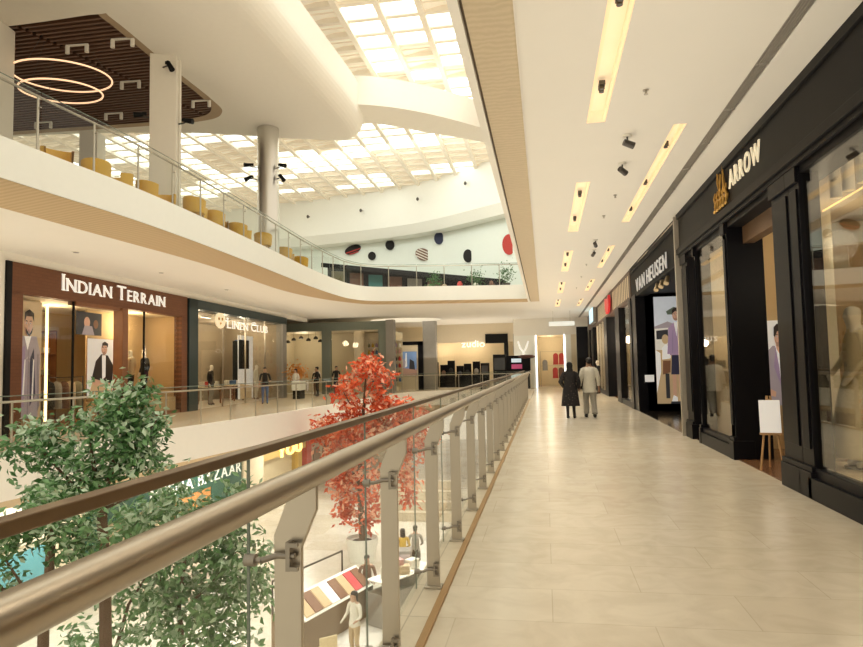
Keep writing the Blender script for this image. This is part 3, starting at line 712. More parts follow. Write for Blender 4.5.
# --- second black shop with the big photo light box, y 14.85..23.2
Y0 = 23.2; loc, rz = rl(Y0)
t = emp('shopfront', 'black open shopfront with a large lit photograph inside, beyond the bright divider', 'shopfront', loc, rz)
MB().box(0, 8.3, .02, .4, 3.72, ZC).box(0,8.3,-.02,.05,ZC-.2,ZC).build('fascia', blackm, t, bevel=.005)
MB().box(0, .95, 0, .3, 0, 3.8).build('pier', black, t, bevel=.008)
MB().box(.95, 1.0, 0, 3.2, 0, 3.8).build('side_wall', black, t)
MB().box(0,8.3,-.02,.02,ZC-.08,ZC-.04).build('trim_strip', mat('cream_strip',(.75,.68,.55),.5), t)
S(MB().poly([(F+.3,22.2,0),(7.5,22.2,0),(7.5,22.2,3.8),(F+.3,22.2,3.8)]).poly([(7.5,14.7,0),(7.5,22.2,0),(7.5,22.2,3.8),(7.5,14.7,3.8)]).poly([(F+.3,14.78,0),(7.5,14.78,0),(7.5,14.78,3.8),(F+.3,14.78,3.8)]), 'wall_back', blackm)
S(MB().box(F,7.5,14.85,22.2,0,.012), 'floor', mat('black_gloss_floor',(.02,.016,.013),.12))
S(MB().box(F+.1,7.5,14.85,23,3.78,3.85), 'ceiling', blackm)
sg = emp('shop_sign', 'tall silver letters standing on the black fascia of the second right-hand shop', 'sign', w2(loc, rz, (0,-.03,3.78)), rz)
words(sg, lettersil, 'VAN HEUSEN', 1.6, 6.9, .02, .40, 0, .012, gap=.2)
for i in range(3):
    ordi = ['nearest','middle','farthest'][i]
    t = emp('spotlight', f'{ordi} of three brass spotlights under the silver shop letters', 'spotlight', (3.05,17.0+i*.75,3.74), 0, 'spotlights under the silver letters')
    MB().cyl((0,0,0),(0,0,-.08),.012,n=8).build('stem', dsteel, t); MB().cyl((.02,.03,-.06),(-.05,-.1,-.24),.05,.065,n=14).build('head', mat('brass_spot',(.55,.42,.25),.35,.6), t, smooth=True)
poster('light_box', 'large lit photograph of a young man in a lavender shirt and dark shorts', (3.50,22.08,.25), 0, .98, 3.42, [
    (full, P_['sky']), ([(0,.0),(1,.0),(1,.52),(0,.60)], P_['tan']), ([(.0,.50),(.55,.50),(.55,.74),(.42,.76),(0,.72)], P_['house']), ([(.05,.60),(.42,.60),(.42,.69),(.05,.68)], P_['dark']),
    ([(0,.72),(.42,.765),(.62,.74),(.62,.71),(0,.70)], P_['grey']), ([(.38,.86),(.62,.90),(.86,.87),(.9,.84),(.6,.83),(.42,.83)], P_['tree']),
    ([(.0,.10),(.15,.3),(.15,.47),(.0,.5)], P_['white']), (circ(.32,.60,.11,.045), P_['tan']),
    ([(.20,.41),(.46,.42),(.48,.50),(.34,.55),(.22,.52)], P_['white']), ([(.20,.27),(.44,.29),(.46,.40),(.22,.40)], P_['brown']), ([(.28,.05),(.40,.05),(.40,.28),(.28,.28)], P_['dark']),
    ([(.50,.06),(.60,.06),(.62,.30),(.50,.30)], P_['skin']), ([(.74,.05),(.84,.06),(.80,.32),(.66,.32)], P_['skin']), ([(.46,.27),(.86,.27),(.84,.45),(.50,.45)], P_['navy']),
    ([(.44,.45),(.84,.45),(.90,.70),(.80,.755),(.60,.755),(.42,.70)], P_['lav']), ([(.60,.755),(.72,.755),(.68,.62)], P_['white']), ([(.36,.46),(.46,.46),(.52,.70),(.44,.71)], P_['lav']), ([(.84,.42),(.94,.42),(.96,.68),(.88,.72)], P_['lav']),
    *face(.67,.82,.105,.05), ([(.50,.47),(.54,.68),(.57,.68),(.54,.47)], P_['mauve']), ([(.76,.47),(.78,.68),(.81,.68),(.81,.47)], P_['mauve']), ([(.55,.82),(.56,.87),(.64,.895),(.74,.89),(.79,.85),(.77,.845),(.66,.862),(.58,.84)], P_['hair']),
    ([(.44,.02),(.62,.02),(.62,.06),(.50,.08)], P_['white']), ([(.70,.01),(.92,.02),(.86,.07),(.74,.07)], P_['white']), ([(.40,.0),(.94,.0),(.92,.022),(.42,.022)], P_['dark'])], frame=blackm)
t = emp('notice_plate', 'small cream notice plate low on the black pier wall', 'sign', (3.14,22.06,.95), 0); MB().box(0,.28,-.02,.0,0,.22).build('plate', posterw, t)
plight('shop_lamp', (4.6,19.2,3.2), 16)

# --- third and fourth shops, y 23.2..46
Y0 = 46; loc, rz = rl(Y0)
t = emp('shopfront', 'cream and black shopfronts under a striped sign band at the far right', 'shopfront', loc, rz)
mb = MB().box(0, 22.75, .0, .4, 3.75, ZC); mb.build('fascia', mat('fascia_taupe',(.11,.07,.05),.5), t)
for i in range(26):
    if i in (12,13,14): continue
    MB().box(9+i*.52, 9.26+i*.52, -.006, .01, 3.85, 4.6).build('fascia_stripe', cream, t)
for a, b, d in ((L:=[(46-23.75,46-23.2,.3),(46-28.3,46-26.9,.5),(46-33.6,46-32.2,.5),(46-42.6,46-40.9,.4),(46-45.9,46-44.3,.4)])): MB().box(a,b,-.03,d,0,3.76).build('pier', black, t, bevel=.006)
MB().box(46-26.9,46-23.75,.1,.12,.2,3.75).build('window_glass', shopglass, t); MB().box(46-40.9,46-33.6,.1,.12,.2,3.75).build('window_glass', shopglass, t); MB().box(46-44.3,46-42.6,.1,.12,.2,3.75).build('window_glass', shopglass, t)
for a, b in ((23.75,26.9),(33.6,40.9)): MB().box(46-b,46-a,-.01,.14,0,.2).build('window_sill', black, t)
for y in (35.6,37.4,39.2): MB().box(46-y-.03,46-y+.03,.05,.14,.2,3.75).build('mullion', steel, t)
interior((F,46,0), R(-90), .1, 22.6, 3.5, 3.75, lightwall, carpet, cream, y0=.4)
for y in (25.3,30,37,43.5): plight('shop_lamp', (4.3,y,3.2), 170)
t = emp('shop_sign', 'red winged emblem sign on the striped fascia at the far right', 'sign', (F-.06,30.4,4.18), R(-90))
MB().xprism([(-.9,.36),(.0,.22),(.9,.36),(.86,-.1),(.45,-.38),(.1,-.3),(0,-.4),(-.1,-.3),(-.45,-.38),(-.86,-.1)], -.1, 0).build('plate', mat('red_sign',(.62,.02,.025),.4,estr=.25,ecol=(1,.05,.05)), t)
t = emp('shop_sign', 'pale blue lit box sign projecting from the farthest right shop', 'sign', (F-.2,38.2,3.9), R(-90))
MB().box(0,.14,0,.18,0,.9).box(-3.0,0,0,.18,0,.9).build('box', greyp, t); MB().box(-2.95,.1,-.012,0,.06,.84).build('lit_face', mat('blue_lit',(.5,.72,.80),.4,estr=.9,ecol=(.55,.82,.95)), t)
figure('mannequin', 'mannequin in black jacket standing in the dark doorway at the far right', 'mannequin', (3.25,30.1,.012), R(90), 1.8, [mannw,cloths['black'],cloths['grey'],cloths['black']], suit(0,0,hem=.8), sub=1)
figure('mannequin', 'small far mannequin in dark clothes just past the man in the cream shirt', 'mannequin', (2.7,35.2,0), R(90), 1.75, [mannw,cloths['black'],cloths['brown'],cloths['black']], suit(0,0,hem=.8), sub=1)
# far black fin
t = emp('banner_pillar', 'tall black freestanding panel at the far end behind the two walkers', 'pillar', (2.35,42.5,0)); MB().box(-.35,.35,-.12,.12,0,3.9).box(-.4,.4,-.16,.16,0,.12).build('panel', black, t, bevel=.01)

# ------------------------------------------------------------------ far end shop with red clothes
t = emp('shopfront', 'white shopfront with vertical light strips at the far end of the walkway', 'shopfront', (-.9,46.2,0))
MB().box(-1.2,.25,0,.3,0,3.9).build('wall_panel', whitec, t); MB().box(2.3,2.7,0,.3,0,3.9).build('wall_panel', whitec, t); MB().box(2.7,4.0,0,.3,0,3.9).build('wall_panel', lightwall, t)
MB().box(-1.2,4.0,-.02,.3,3.6,ZC).build('fascia', white, t)
MB().box(.28,.38,-.04,.02,0,3.6).build('light_strip', ledw, t); MB().box(2.2,2.3,-.04,.02,0,3.6).build('light_strip', ledw, t)
interior((-.9,46.2,0), 0, .38, 2.3, 3.5, 3.6, lightwall, upfloor, cream, y0=.3)
plight('shop_lamp', (.3,48,3.2), 45)
t = emp('shop_sign', 'large white V shaped emblem on the white wall at the far end', 'sign', (-1.45,46.16,2.0)); MB().tube([(-.35,0,1.2),(-.2,0,.75),(0,0,.45),(.2,0,.75),(.35,0,1.2)], .06, 8).tube([(0,0,.45),(0,0,-.3)], .06, 8).build('letter', letterw, t)
t = emp('exit_sign', 'small pale lit sign hanging from the ceiling at the far end', 'sign', (1.05,40,3.85)); MB().box(-.75,.75,-.04,.04,0,.26).build('lit_panel', mat('pale_lit',(.8,.85,.85),.4,estr=.25,ecol=(.9,1,1)), t); MB().cyl((-.5,0,.26),(-.5,0,.9),.012,n=6).cyl((.5,0,.26),(.5,0,.9),.012,n=6).build('hanger', steel, t)
def garment(loc, rz, w, h, col, label, group):
    t = emp('hanging_garment', label, 'clothes', loc, rz, group)
    MB().loft([(0,0,-h,w*.55,.07),(0,0,-h*.6,w*.5,.08),(0,0,-h*.22,w*.52,.08),(0,0,-.06,w*.42,.06),(0,0,0,w*.12,.035)], 14).build('shirt', cloths[col], t, smooth=True)
    MB().tube([(0,0,0),(0,0,.06),(.03,0,.09),(.03,0,.12)], .006, 6).build('hanger', steel, t)
for i, (x, z, c, lb) in enumerate([(.75,2.35,'red','red garment hanging high at left of the far shop'),(1.15,2.35,'red','red garment hanging high at right of the far shop'),(.7,1.35,'red','red garment hanging low at left of the far shop'),(1.1,1.35,'brown','brown garment hanging low in the far shop'),(1.42,1.35,'black','black garment hanging low at right of the far shop'),(.0,1.9,'grey','grey garment hanging by the light strip of the far shop')]):
    garment((x-.0,47.2,z), 0, .34, .8 if z > 2 else .75, c, lb, 'clothes in the far end shop')
t = emp('clothes_rail', 'two tier steel clothes rail in the far end shop', 'clothes rack', (.7,47.2,0))
MB().tube([(-1,0,2.47),(1.1,0,2.47)], .015, 6).build('rail', steel, t); MB().tube([(-1,0,1.47),(1.1,0,1.47)], .015, 6).build('rail', steel, t); MB().cyl((-1,0,0),(-1,0,2.5),.02,n=8).cyl((1.1,0,0),(1.1,0,2.5),.02,n=8).build('upright', steel, t)

# ------------------------------------------------------------------ left gallery shops
t = emp('shopfront', 'brown brick shopfront with tall lit windows on the left gallery', 'shopfront', fO, fa)
mb = MB().box(0,9.24,-.06,.25,3.72,4.52).box(0,.42,-.06,.25,0,3.75).box(8.8,9.24,-.06,.25,0,3.75); mb.build('brick_surround', brick, t)
MB().box(4.93,5.25,-.04,.3,0,3.75).build('door_pier', woodb, t, bevel=.01); MB().box(2.6,4.8,-.03,.25,3.62,3.75).build('door_header', woodb, t)
MB().box(-.18,0,-.08,.25,0,4.52).build('edge_trim', blackm, t)
for a, b in ((.42,2.6),(5.25,8.8)):
    MB().box(a,b,.05,.06,.12,3.72).build('window_glass', shopglass2, t); MB().box(a,b,0,.12,0,.12).build('window_sill', woodb, t)
for x in (2.58,6.35): MB().box(x-.025,x+.025,.03,.08,.1,3.72).build('mullion', blackm, t)
MB().box(2.32,2.38,.7,.75,.2,3.6).build('light_strip', ledwarm, t); MB().box(7.25,7.33,1.4,1.45,1.6,3.55).build('light_strip', ledwarm, t)
interior(fO, fa, .1, 9.15, 3.4, 3.75, beigewall, woodb, cream, y0=.25)
S(MB().box(5.3,8.7,1.5,1.55,0,3.74).box(.45,2.3,.9,.95,0,3.74), 'wall_shop', beigewall, loc=fO, rz=fa)
S(MB().box(5.3,8.75,.15,1.48,0,.62), 'floor', mat('window_plinth',(.62,.46,.26),.4), loc=fO, rz=fa)
for lx, ly, w_ in ((1.4,1.6,60),(3.7,1.6,75),(7,.9,70)): plight('shop_lamp', lw(lx,ly,3.3), w_, (1,.8,.5))
sg = emp('shop_sign', 'white raised serif capital letters on the brown brick fascia', 'sign', lw(0,-.08,3.98), fa)
words(sg, letterw, 'INDIAN TERRAIN', 1.9, 7.5, 0, .37, 0, .02, caps=1.28, serif=True, gap=.16)
# tall photo panel and mannequins, shelf goods
t = poster('poster', 'tall window graphic of a man in a grey patterned shirt at far left', lw(1.0,.7,.35), fa, 1.1, 3.3, [
    (full, P_['tan']), ([(.1,.0),(.9,.0),(.96,.55),(.82,.70),(.18,.70),(.05,.5)], P_['grey']), ([(.38,.70),(.62,.70),(.5,.58)], P_['white']), ([(.2,.1),(.3,.6),(.42,.62),(.4,.1)], P_['mauve']), ([(.6,.1),(.58,.5),(.72,.6),(.8,.2)], P_['navy']), *face(.5,.80,.16,.10), ([(.12,.05),(.2,.5),(.26,.5),(.22,.05)], P_['greysh']), ([(.48,.0),(.49,.58),(.52,.58),(.53,0)], P_['greysh']), ([(.84,.05),(.8,.55),(.86,.55),(.92,.1)], P_['greysh']), ([(.3,.2),(.36,.5),(.4,.5),(.36,.2)], P_['pale']), ([(.62,.15),(.66,.5),(.7,.5),(.68,.15)], P_['pale']), ([(.33,.82),(.34,.90),(.5,.93),(.66,.90),(.67,.82),(.6,.87),(.4,.87)], P_['hair']), ([(.36,.78),(.5,.71),(.64,.78),(.6,.73),(.5,.695),(.4,.73)], P_['hair'])], frame=blackm)
poster('poster', 'picture of a seated man in a black shirt behind the brick shop door', lw(4.9,1.2,.75), fa, 1.5, 2.0, [
    (full, P_['pale']), ([(.05,.0),(.95,.0),(.9,.28),(.2,.3)], P_['tan']), ([(.14,.28),(.3,.62),(.5,.74),(.74,.72),(.95,.55),(.92,.2),(.4,.22)], P_['hair']), ([(.52,.72),(.66,.72),(.66,.35),(.54,.3)], P_['white']), ([(.2,.22),(.8,.16),(.84,.24),(.25,.32)], P_['skin']), *face(.6,.83,.11,.10), ([(.49,.84),(.5,.93),(.6,.96),(.72,.92),(.71,.85),(.66,.89),(.54,.89)], P_['hair'])], frame=woodb)
poster('poster', 'dark framed picture high over the display in the brick shop doorway', lw(4.2,1.1,2.85), fa, 1.3, .75, [(full, P_['dark']), (circ(.4,.55,.12,.25), P_['skin']), ([(.2,0),(.7,0),(.6,.4),(.3,.4)], P_['grey']), (circ(.75,.5,.1,.2), P_['brown'])])
for i, (lx, top, bot, lb) in enumerate(((6.85,'beige','black','left of two mannequins, in a beige top, in the brick shop window'),(7.75,'black','black','right of two mannequins, in dark clothes, in the brick shop window'))):
    figure('mannequin', lb, 'mannequin', lw(lx,.85,.62), fa, 1.78, [mannw,cloths[top],cloths[bot],cloths['brown']], suit(0,0,hem=.85), sub=1)
t = emp('shelf_unit', 'brown wall shelves with folded clothes at the back of the brick shop', 'shelf', lw(1.9,3.05,0), fa)
MB().box(0,4.0,0,.32,0,.06).box(0,4.0,0,.32,.75,.8).box(0,4.0,0,.32,1.5,1.55).box(0,4,0,.32,2.25,2.3).box(0,4.0,0,.32,3.0,3.05).build('shelf_boards', woodb, t); 
for x in (0,1.3,2.6,3.95): MB().box(x,x+.05,0,.34,0,3.1).build('upright', woodb, t)
k = 0
rg = random.Random(5)
for row, z in ((0,.8),(1,1.55),(2,2.3)):
    for j in range(8):
        k += 1; lx = 2.0+j*.48; c = rg.choice(['white','beige','grey','blue','offwhite','brown'])
        o = MB().box(-.14,.14,-.12,.12,0,.06).box(-.135,.135,-.118,.118,.062,.12).box(-.14,.14,-.12,.12,.122,.19).build('folded_clothes', cloths[c], bevel=.012, loc=lw(lx+.1,3.2,z), rz=fa)
        setprops(o, f"{['lower','middle','upper'][row]} shelf stack of folded clothes, {['first','second','third','fourth','fifth','sixth','seventh','eighth'][j]} from the left, in the brick shop", 'clothes', 'folded clothes in the brick shop')
for i in range(5):
    p = lw(3.0+i*.32,1.1,1.35); garment(p, fa+R(90), .34, .85, ['black','grey','brown','beige','olive'][i], f"{['first','second','third','fourth','fifth'][i]} hanging shirt from the left on the rack in the brick shop doorway", 'shirts in the brick shop doorway')
t = emp('clothes_rail', 'black clothes rail in the brick shop doorway', 'clothes rack', lw(3.6,1.1,0), fa)
MB().tube([(-.9,0,1.47),(.95,0,1.47)], .015, 6).build('rail', dsteel, t); MB().cyl((-.9,0,0),(-.9,0,1.5),.018,n=8).cyl((.95,0,0),(.95,0,1.5),.018,n=8).build('upright', dsteel, t)

# second left shop (dark teal frame, glass front)
t = emp('shopfront', 'dark teal framed glass shopfront beside the brick one on the left gallery', 'shopfront', lw(9.3,0), fa)
MB().box(0,.75,-.12,.3,0,4.5).build('pier', teal, t, bevel=.01); MB().box(0,11.3,-.12,.3,4.12,4.5).build('fascia', teal, t, bevel=.01); MB().box(10.75,11.3,-.1,.3,0,4.15).build('pier', greyp, t)
for a, b in ((.75,3.3),(3.3,5.8),(5.8,8.3),(8.3,10.75)): MB().box(a+.01,b-.01,.0,.012,.05,4.12).build('window_glass', shopglass2, t)
for x in (3.3,5.8,8.3): MB().box(x-.02,x+.02,-.02,.05,0,4.12).build('mullion', steel, t)
interior(lw(9.3,0), fa, .3, 11.2, 3.6, 4.1, mat('taupe_wall',(.34,.27,.18),.7), upfloor, mat('taupe_ceiling',(.40,.33,.24),.7), y0=.35)
sg = emp('shop_sign', 'pale letters with an oval emblem on the glass of the teal framed shop', 'sign', lw(0,-.06,3.48), fa)
words(sg, mat('cream_letters',(.92,.88,.78),.4,estr=.5,ecol=(1,.95,.82)), 'LINEN CLUB', 12.9, 17.8, 0.02, .36, 0, .015, caps=1.3, serif=True, gap=.18)
mb = MB(); mb.xprism(circ(12.15,.32,.50,.36,24), -.04, .0); mb.build('emblem', mat('cream_emblem',(.90,.80,.58),.4,estr=.35,ecol=(1,.85,.55)), sg)
mb = MB(); mb.xprism(circ(11.98,.38,.09,.07,10), -.05, -.04).xprism(circ(12.32,.38,.09,.07,10), -.05, -.04).xprism([(12.05,.22),(12.25,.22),(12.15,.10)], -.05, -.04); mb.build('emblem_mark', gold, sg)
for lx in (11,13.5,16.5,19): plight('shop_lamp', lw(lx,1.8,3.6), 85, (1,.86,.62))
t = emp('hanging_screen', 'black rectangular panel hanging inside the teal framed shop window', 'screen', lw(15.8,.6,1.65), fa); MB().box(0,1.15,0,.06,0,1.45).build('panel', blackm, t); MB().cyl((.2,.03,1.45),(.2,.03,2.45),.01,n=6).cyl((.95,.03,1.45),(.95,.03,2.45),.01,n=6).build('hanger', steel, t)
poster('poster', 'pale patterned backdrop panel in the middle of the teal framed shop', lw(17.0,1.2,.1), fa, 1.9, 3.3, [(full, P_['pale']), ([(.42,.55),(.5,.35),(.58,.55),(.5,.7)], P_['white']), ([(.1,.0),(.9,.0),(.9,.2),(.1,.24)], P_['tan'])], frame=posterw)
t = emp('shelf_unit', 'dark stacked shelves of cloth at the right of the teal framed shop', 'shelf', lw(18.9,2.0,0), fa)
mb = MB()
for i in range(12): mb.box(0,1.9,0,.35,.3+i*.25,.33+i*.25)
mb.build('shelf_boards', blackm, t); MB().box(0,.05,0,.36,0,3.2).build('upright', blackm, t); MB().box(1.85,1.9,0,.36,0,3.2).build('upright', blackm, t); MB().box(0,1.9,.34,.37,0,3.2).build('back_panel', mat('shelf_grey',(.30,.28,.24),.6), t)
for row in range(6):
    for j in range(4):
        o = MB().box(-.18,.18,-.12,.12,0,.08).box(-.17,.17,-.115,.115,.082,.16).build('cloth_bolt', cloths[rg.choice(['white','grey','blue','offwhite','beige','lav'])], bevel=.01, loc=lw(19.15+j*.4,2.16,.585+row*.5), rz=fa)
        setprops(o, f"folded cloth on the {['bottom','second','third','fourth','fifth','top'][row]} shelf, {['first','second','third','fourth'][j]} from the left, in the teal framed shop", 'cloth', 'folded cloth in the teal framed shop')
t = emp('counter', 'brown service counter with a lit back shelf in the teal framed shop', 'counter', lw(10.6,2.2,0), fa); MB().box(0,2.4,0,.6,0,1.0).build('cabinet', woodb, t, bevel=.01); MB().box(-.05,2.45,-.05,.65,1.0,1.05).build('worktop', cream, t); MB().box(.1,2.3,1.2,1.3,1.5,2.5).build('lit_back_panel', mat('amber_panel',(.85,.5,.2),.5,estr=1.0,ecol=(1,.6,.25)), t)
figure('mannequin', 'mannequin in a pale suit near the right end of the teal framed shop', 'mannequin', lw(18.6,.9,.02), fa+R(180), 1.85, [mannw,cloths['offwhite'],cloths['offwhite'],cloths['brown']], suit(0,0,hem=.8), sub=1)
figure('mannequin', 'mannequin in dark jacket in the left half of the teal framed shop window', 'mannequin', lw(13.3,.9,.02), fa+R(180), 1.85, [mannw,cloths['black'],cloths['grey'],cloths['black']], suit(0,0,hem=.8), sub=1)

for i, (lx, c1, c2) in enumerate(((11.2,'white','beige'),(14.6,'red','white'),(17.3,'blue','white'))):
    t = emp('display_table', f"{['left','middle','right'][i]} of three low display tables inside the teal framed shop", 'table', lw(lx,1.6,.02), fa, 'display tables in the teal framed shop')
    MB().box(-.6,.6,-.35,.35,.78,.84).build('table_top', cream, t, bevel=.01)
    for sx in (-1,1):
        for sy in (-1,1): MB().box(sx*.55-.03,sx*.55+.03,sy*.3-.03,sy*.3+.03,0,.78).build('leg', woodb, t)
    for j in range(3):
        for k in range(2):
            o = MB().box(-.15,.15,-.12,.12,0,.07).box(-.145,.145,-.118,.118,.072,.14).box(-.15,.15,-.12,.12,.142,.22).build('folded_clothes', cloths[[c1,c2,'offwhite'][(j+k)%3]], bevel=.012, loc=lw(lx-.38+j*.38,1.46+k*.3,.861), rz=fa)
            setprops(o, f"{['front','back'][k]} row folded stack, {['left','centre','right'][j]}, on the {['left','middle','right'][i]} display table in the teal framed shop", 'clothes', 'folded clothes on the display tables')
for i, lx in enumerate((11.4,13.4,15.4,17.4,19.2)):  # added bars imitating a bright reflection in the shop
    t = emp('reflection_bar', f"{['first','second','third','fourth','fifth'][i]} added bright bar from the left, imitating a reflection in the teal framed shop", 'ceiling light', lw(lx,1.2,4.09), fa, 'added bright bars in the teal framed shop')
    MB().box(-.45,.45,-.06,.06,-.05,0).build('housing', white, t); MB().box(-.43,.43,-.05,.05,-.056,-.05).build('lamp', ledw, t)
# third left shop: sage frame, facing us at y=40
t = emp('shopfront', 'sage green framed shopfront facing down the mall at the end of the left gallery', 'shopfront', (-17.2,40,0))
MB().box(0,7.5,0,.4,3.98,4.5).build('fascia', sage, t, bevel=.01); MB().box(3.3,3.85,0,.4,0,4.0).build('pier', sage, t, bevel=.01); MB().box(7.0,7.5,0,.4,0,4.0).build('pier', sage, t, bevel=.01); MB().box(7.5,8.0,-.1,.5,0,4.55).build('column', greyp, t)
MB().box(0,3.3,.1,.112,.05,3.98).build('window_glass', shopglass2, t); MB().box(3.85,7.0,.1,.112,.05,3.98).build('window_glass', shopglass2, t)
interior((-17.2,40,0), 0, 0, 7.4, 3.8, 3.98, lightwall, upfloor, cream, y0=.4)
MB().cyl((5.2,2.0,0),(5.2,2.0,3.98),.35,n=20).build('inner_column', cream, t, smooth=True)
t = emp('shelf_unit', 'wall of coloured bottles and bags at the back of the sage framed shop', 'shelf', (-11.7,42.6,0))
mb = MB()
for i in range(7): mb.box(0,2.4,0,.35,.6+i*.46,.63+i*.46)
mb.build('shelf_boards', white, t); MB().box(0,2.4,.33,.36,.3,3.9).build('back_panel', lightwall, t)
for row in range(6):
    for j in range(9):
        c = rg.choice(['red','lav','blue','white','olive','pink','black','yellow'])
        o = MB().lathe([(.07,0),(.085,.05),(.085,.2),(.03,.25),(.03,.3)], n=8).build('bottle', cloths[c], loc=(-11.55+j*.26,42.78,.635+row*.46), smooth=True)
        setprops(o, f"{['lowest','second','third','fourth','fifth','top'][row]} row bottle, {['first','second','third','fourth','fifth','sixth','seventh','eighth','ninth'][j]} from the left, on the shelf in the sage framed shop", 'bottle', 'bottles in the sage framed shop')
for x in (-15.8,-12): plight('shop_lamp', (x,41.8,3.5), 55, (1,.9,.7))
for i, (x, z) in enumerate([(-16.9,3.5),(-16.5,3.3),(-16.1,3.45),(-15.6,3.55),(-15.1,3.4),(-14.6,3.5),(-14.3,3.3)]):
    t = emp('pendant_lamp', f"{['first','second','third','fourth','fifth','sixth','seventh'][i]} dark bell pendant lamp from the left in the sage framed shop window", 'lamp', (x,40.9,z), 0, 'pendants in the sage framed shop')
    MB().lathe([(.16,0),(.13,.12),(.05,.18),(.02,.2)], n=12).build('shade', dsteel, t, smooth=True); MB().cyl((0,0,.2),(0,0,3.98-z),.008,n=5).build('cord', dsteel, t)

# picture wall and grey columns beyond
t = emp('partition_panel', 'pale partition with dark border carrying a picture on the far gallery', 'partition', (-10.6,45,0)); MB().box(-.3,2.2,0,.3,0,3.3).build('panel', cream, t); MB().box(-.3,2.3,-.05,.3,3.1,3.35).build('top_border', black, t); MB().box(1.95,2.3,-.05,.3,0,3.3).build('side_border', black, t)
poster('poster', 'purple and blue picture on the pale partition with the dark border', (-9.95,44.93,.95), 0, 1.2, 1.7, [(full, P_['mauve']), ([(0,.35),(1,.3),(1,1),(0,1)], P_['blue']), ([(.30,.35),(.36,.95),(.42,.95),(.44,.4)], P_['pale']), ([(.1,.35),(.25,.75),(.35,.6),(.3,.3)], P_['grey']), ([(.55,.25),(.9,.25),(.85,.6),(.6,.7)], P_['dark']), ([(0,0),(1,0),(1,.25),(0,.35)], P_['beard'])])
t = emp('grey_column', 'broad grey column between the picture wall and the tan shop', 'column', (-7.9,45.4,0)); MB().box(-.42,.5,-.3,.3,0,ZC).box(-.46,.54,-.34,.34,0,.15).build('shaft', greyp, t, bevel=.01)
t = emp('shopfront', 'wide tan shopfront with glowing white letters at the far end', 'shopfront', (-8.6,50,0))
MB().box(0,6.8,.0,.3,3.35,ZC).build('fascia', cream, t); MB().box(0,6.8,2.2,2.4,0,3.4).build('back_wall', beigewall, t); MB().box(5.6,5.9,0,.4,0,3.9).build('pier', blackm, t); MB().box(6.3,6.85,-.1,.4,0,3.9).build('pier', greyp, t)
MB().box(4.2,5.9,-.12,.02,3.25,3.95).build('sign_board', blackm, t)
plight('shop_lamp', (-5.5,50.6,2.9), 70, (1,.78,.5)); plight('shop_lamp', (-7.8,50.9,2.9), 50, (1,.78,.5))
t = emp('shop_sign', 'glowing white lower-case letters on the tan shop wall at the far end', 'sign', (-6.2,49.8,3.0))
textmb(MB(), 'zudio', 0, 1.75, 0.0, .5, 0, .012, gap=.12).build('letters', mat('glow_letters',(1,.98,.92),.4,estr=.9,ecol=(1,.97,.9)), t)
for i in range(6):
    x = -8.2+i*.62
    t = emp('display_table', f"{['first','second','third','fourth','fifth','sixth'][i]} dark display stand from the left before the tan shop", 'display stand', (x,49.2+(i%2)*.4,0), 0, 'dark stands at the tan shop')
    h = [1.9,1.7,2.0,1.6,1.75,1.9][i]
    MB().box(-.3,.3,-.2,.2,0,h*.5).build('cabinet', blackm, t, bevel=.01); MB().box(-.28,.28,.12,.18,h*.5,h).build('back_board', black, t); MB().ell((0,-.02,h*.62),(.17,.12,.22),10,8).build('goods', cloths[['black','brown','black','navy','black','grey'][i]], t, smooth=True)
# black info kiosks by end of rail
for i, (x, y, w, h, lb) in enumerate(((-4.0,44.7,.55,1.75,'narrow black kiosk at left of the pair past the far rail'),(-3.0,44.6,.85,2.3,'tall black kiosk past the far rail'))):
    t = emp('kiosk', lb, 'kiosk', (x,y,0)); MB().box(-w/2,w/2,-.3,.3,0,h).build('cabinet', blackm, t, bevel=.015); MB().box(-w/2+.06,w/2-.06,-.315,-.3,h*.55,h*.9).build('screen', mat('kiosk_screen',(.04,.045,.05),.2), t)
t = emp('kiosk', 'black counter with white and magenta screens near the far end of the walkway', 'kiosk', (-1.75,44.4,0))
MB().box(-.75,.75,-.35,.35,0,1.2).build('cabinet', black, t, bevel=.02); MB().box(-.8,.8,-.1,.1,1.2,2.2).build('back_board', black, t); MB().box(-.45,.2,-.13,-.1,1.75,2.0).build('screen', mat('screen_blue',(.6,.75,.85),.3,estr=.5,ecol=(.7,.88,1)), t); MB().box(-.45,.25,-.13,-.1,1.32,1.62).build('screen', mat('screen_pink',(.4,.05,.14),.3,estr=.25,ecol=(.8,.1,.3)), t); MB().box(-.5,.3,-.36,-.35,.7,1.0).build('screen', mat('screen_white',(.8,.9,.9),.3,estr=1,ecol=(.85,1,1)), t)
MB().ell((.55,0,2.12),(.6,.4,.13),14,8).build('canopy', mat('kiosk_canopy',(.12,.05,.04),.6), t, smooth=True); MB().cyl((.55,0,1.2),(.55,0,2.1),.03,n=8).build('pole', dsteel, t)

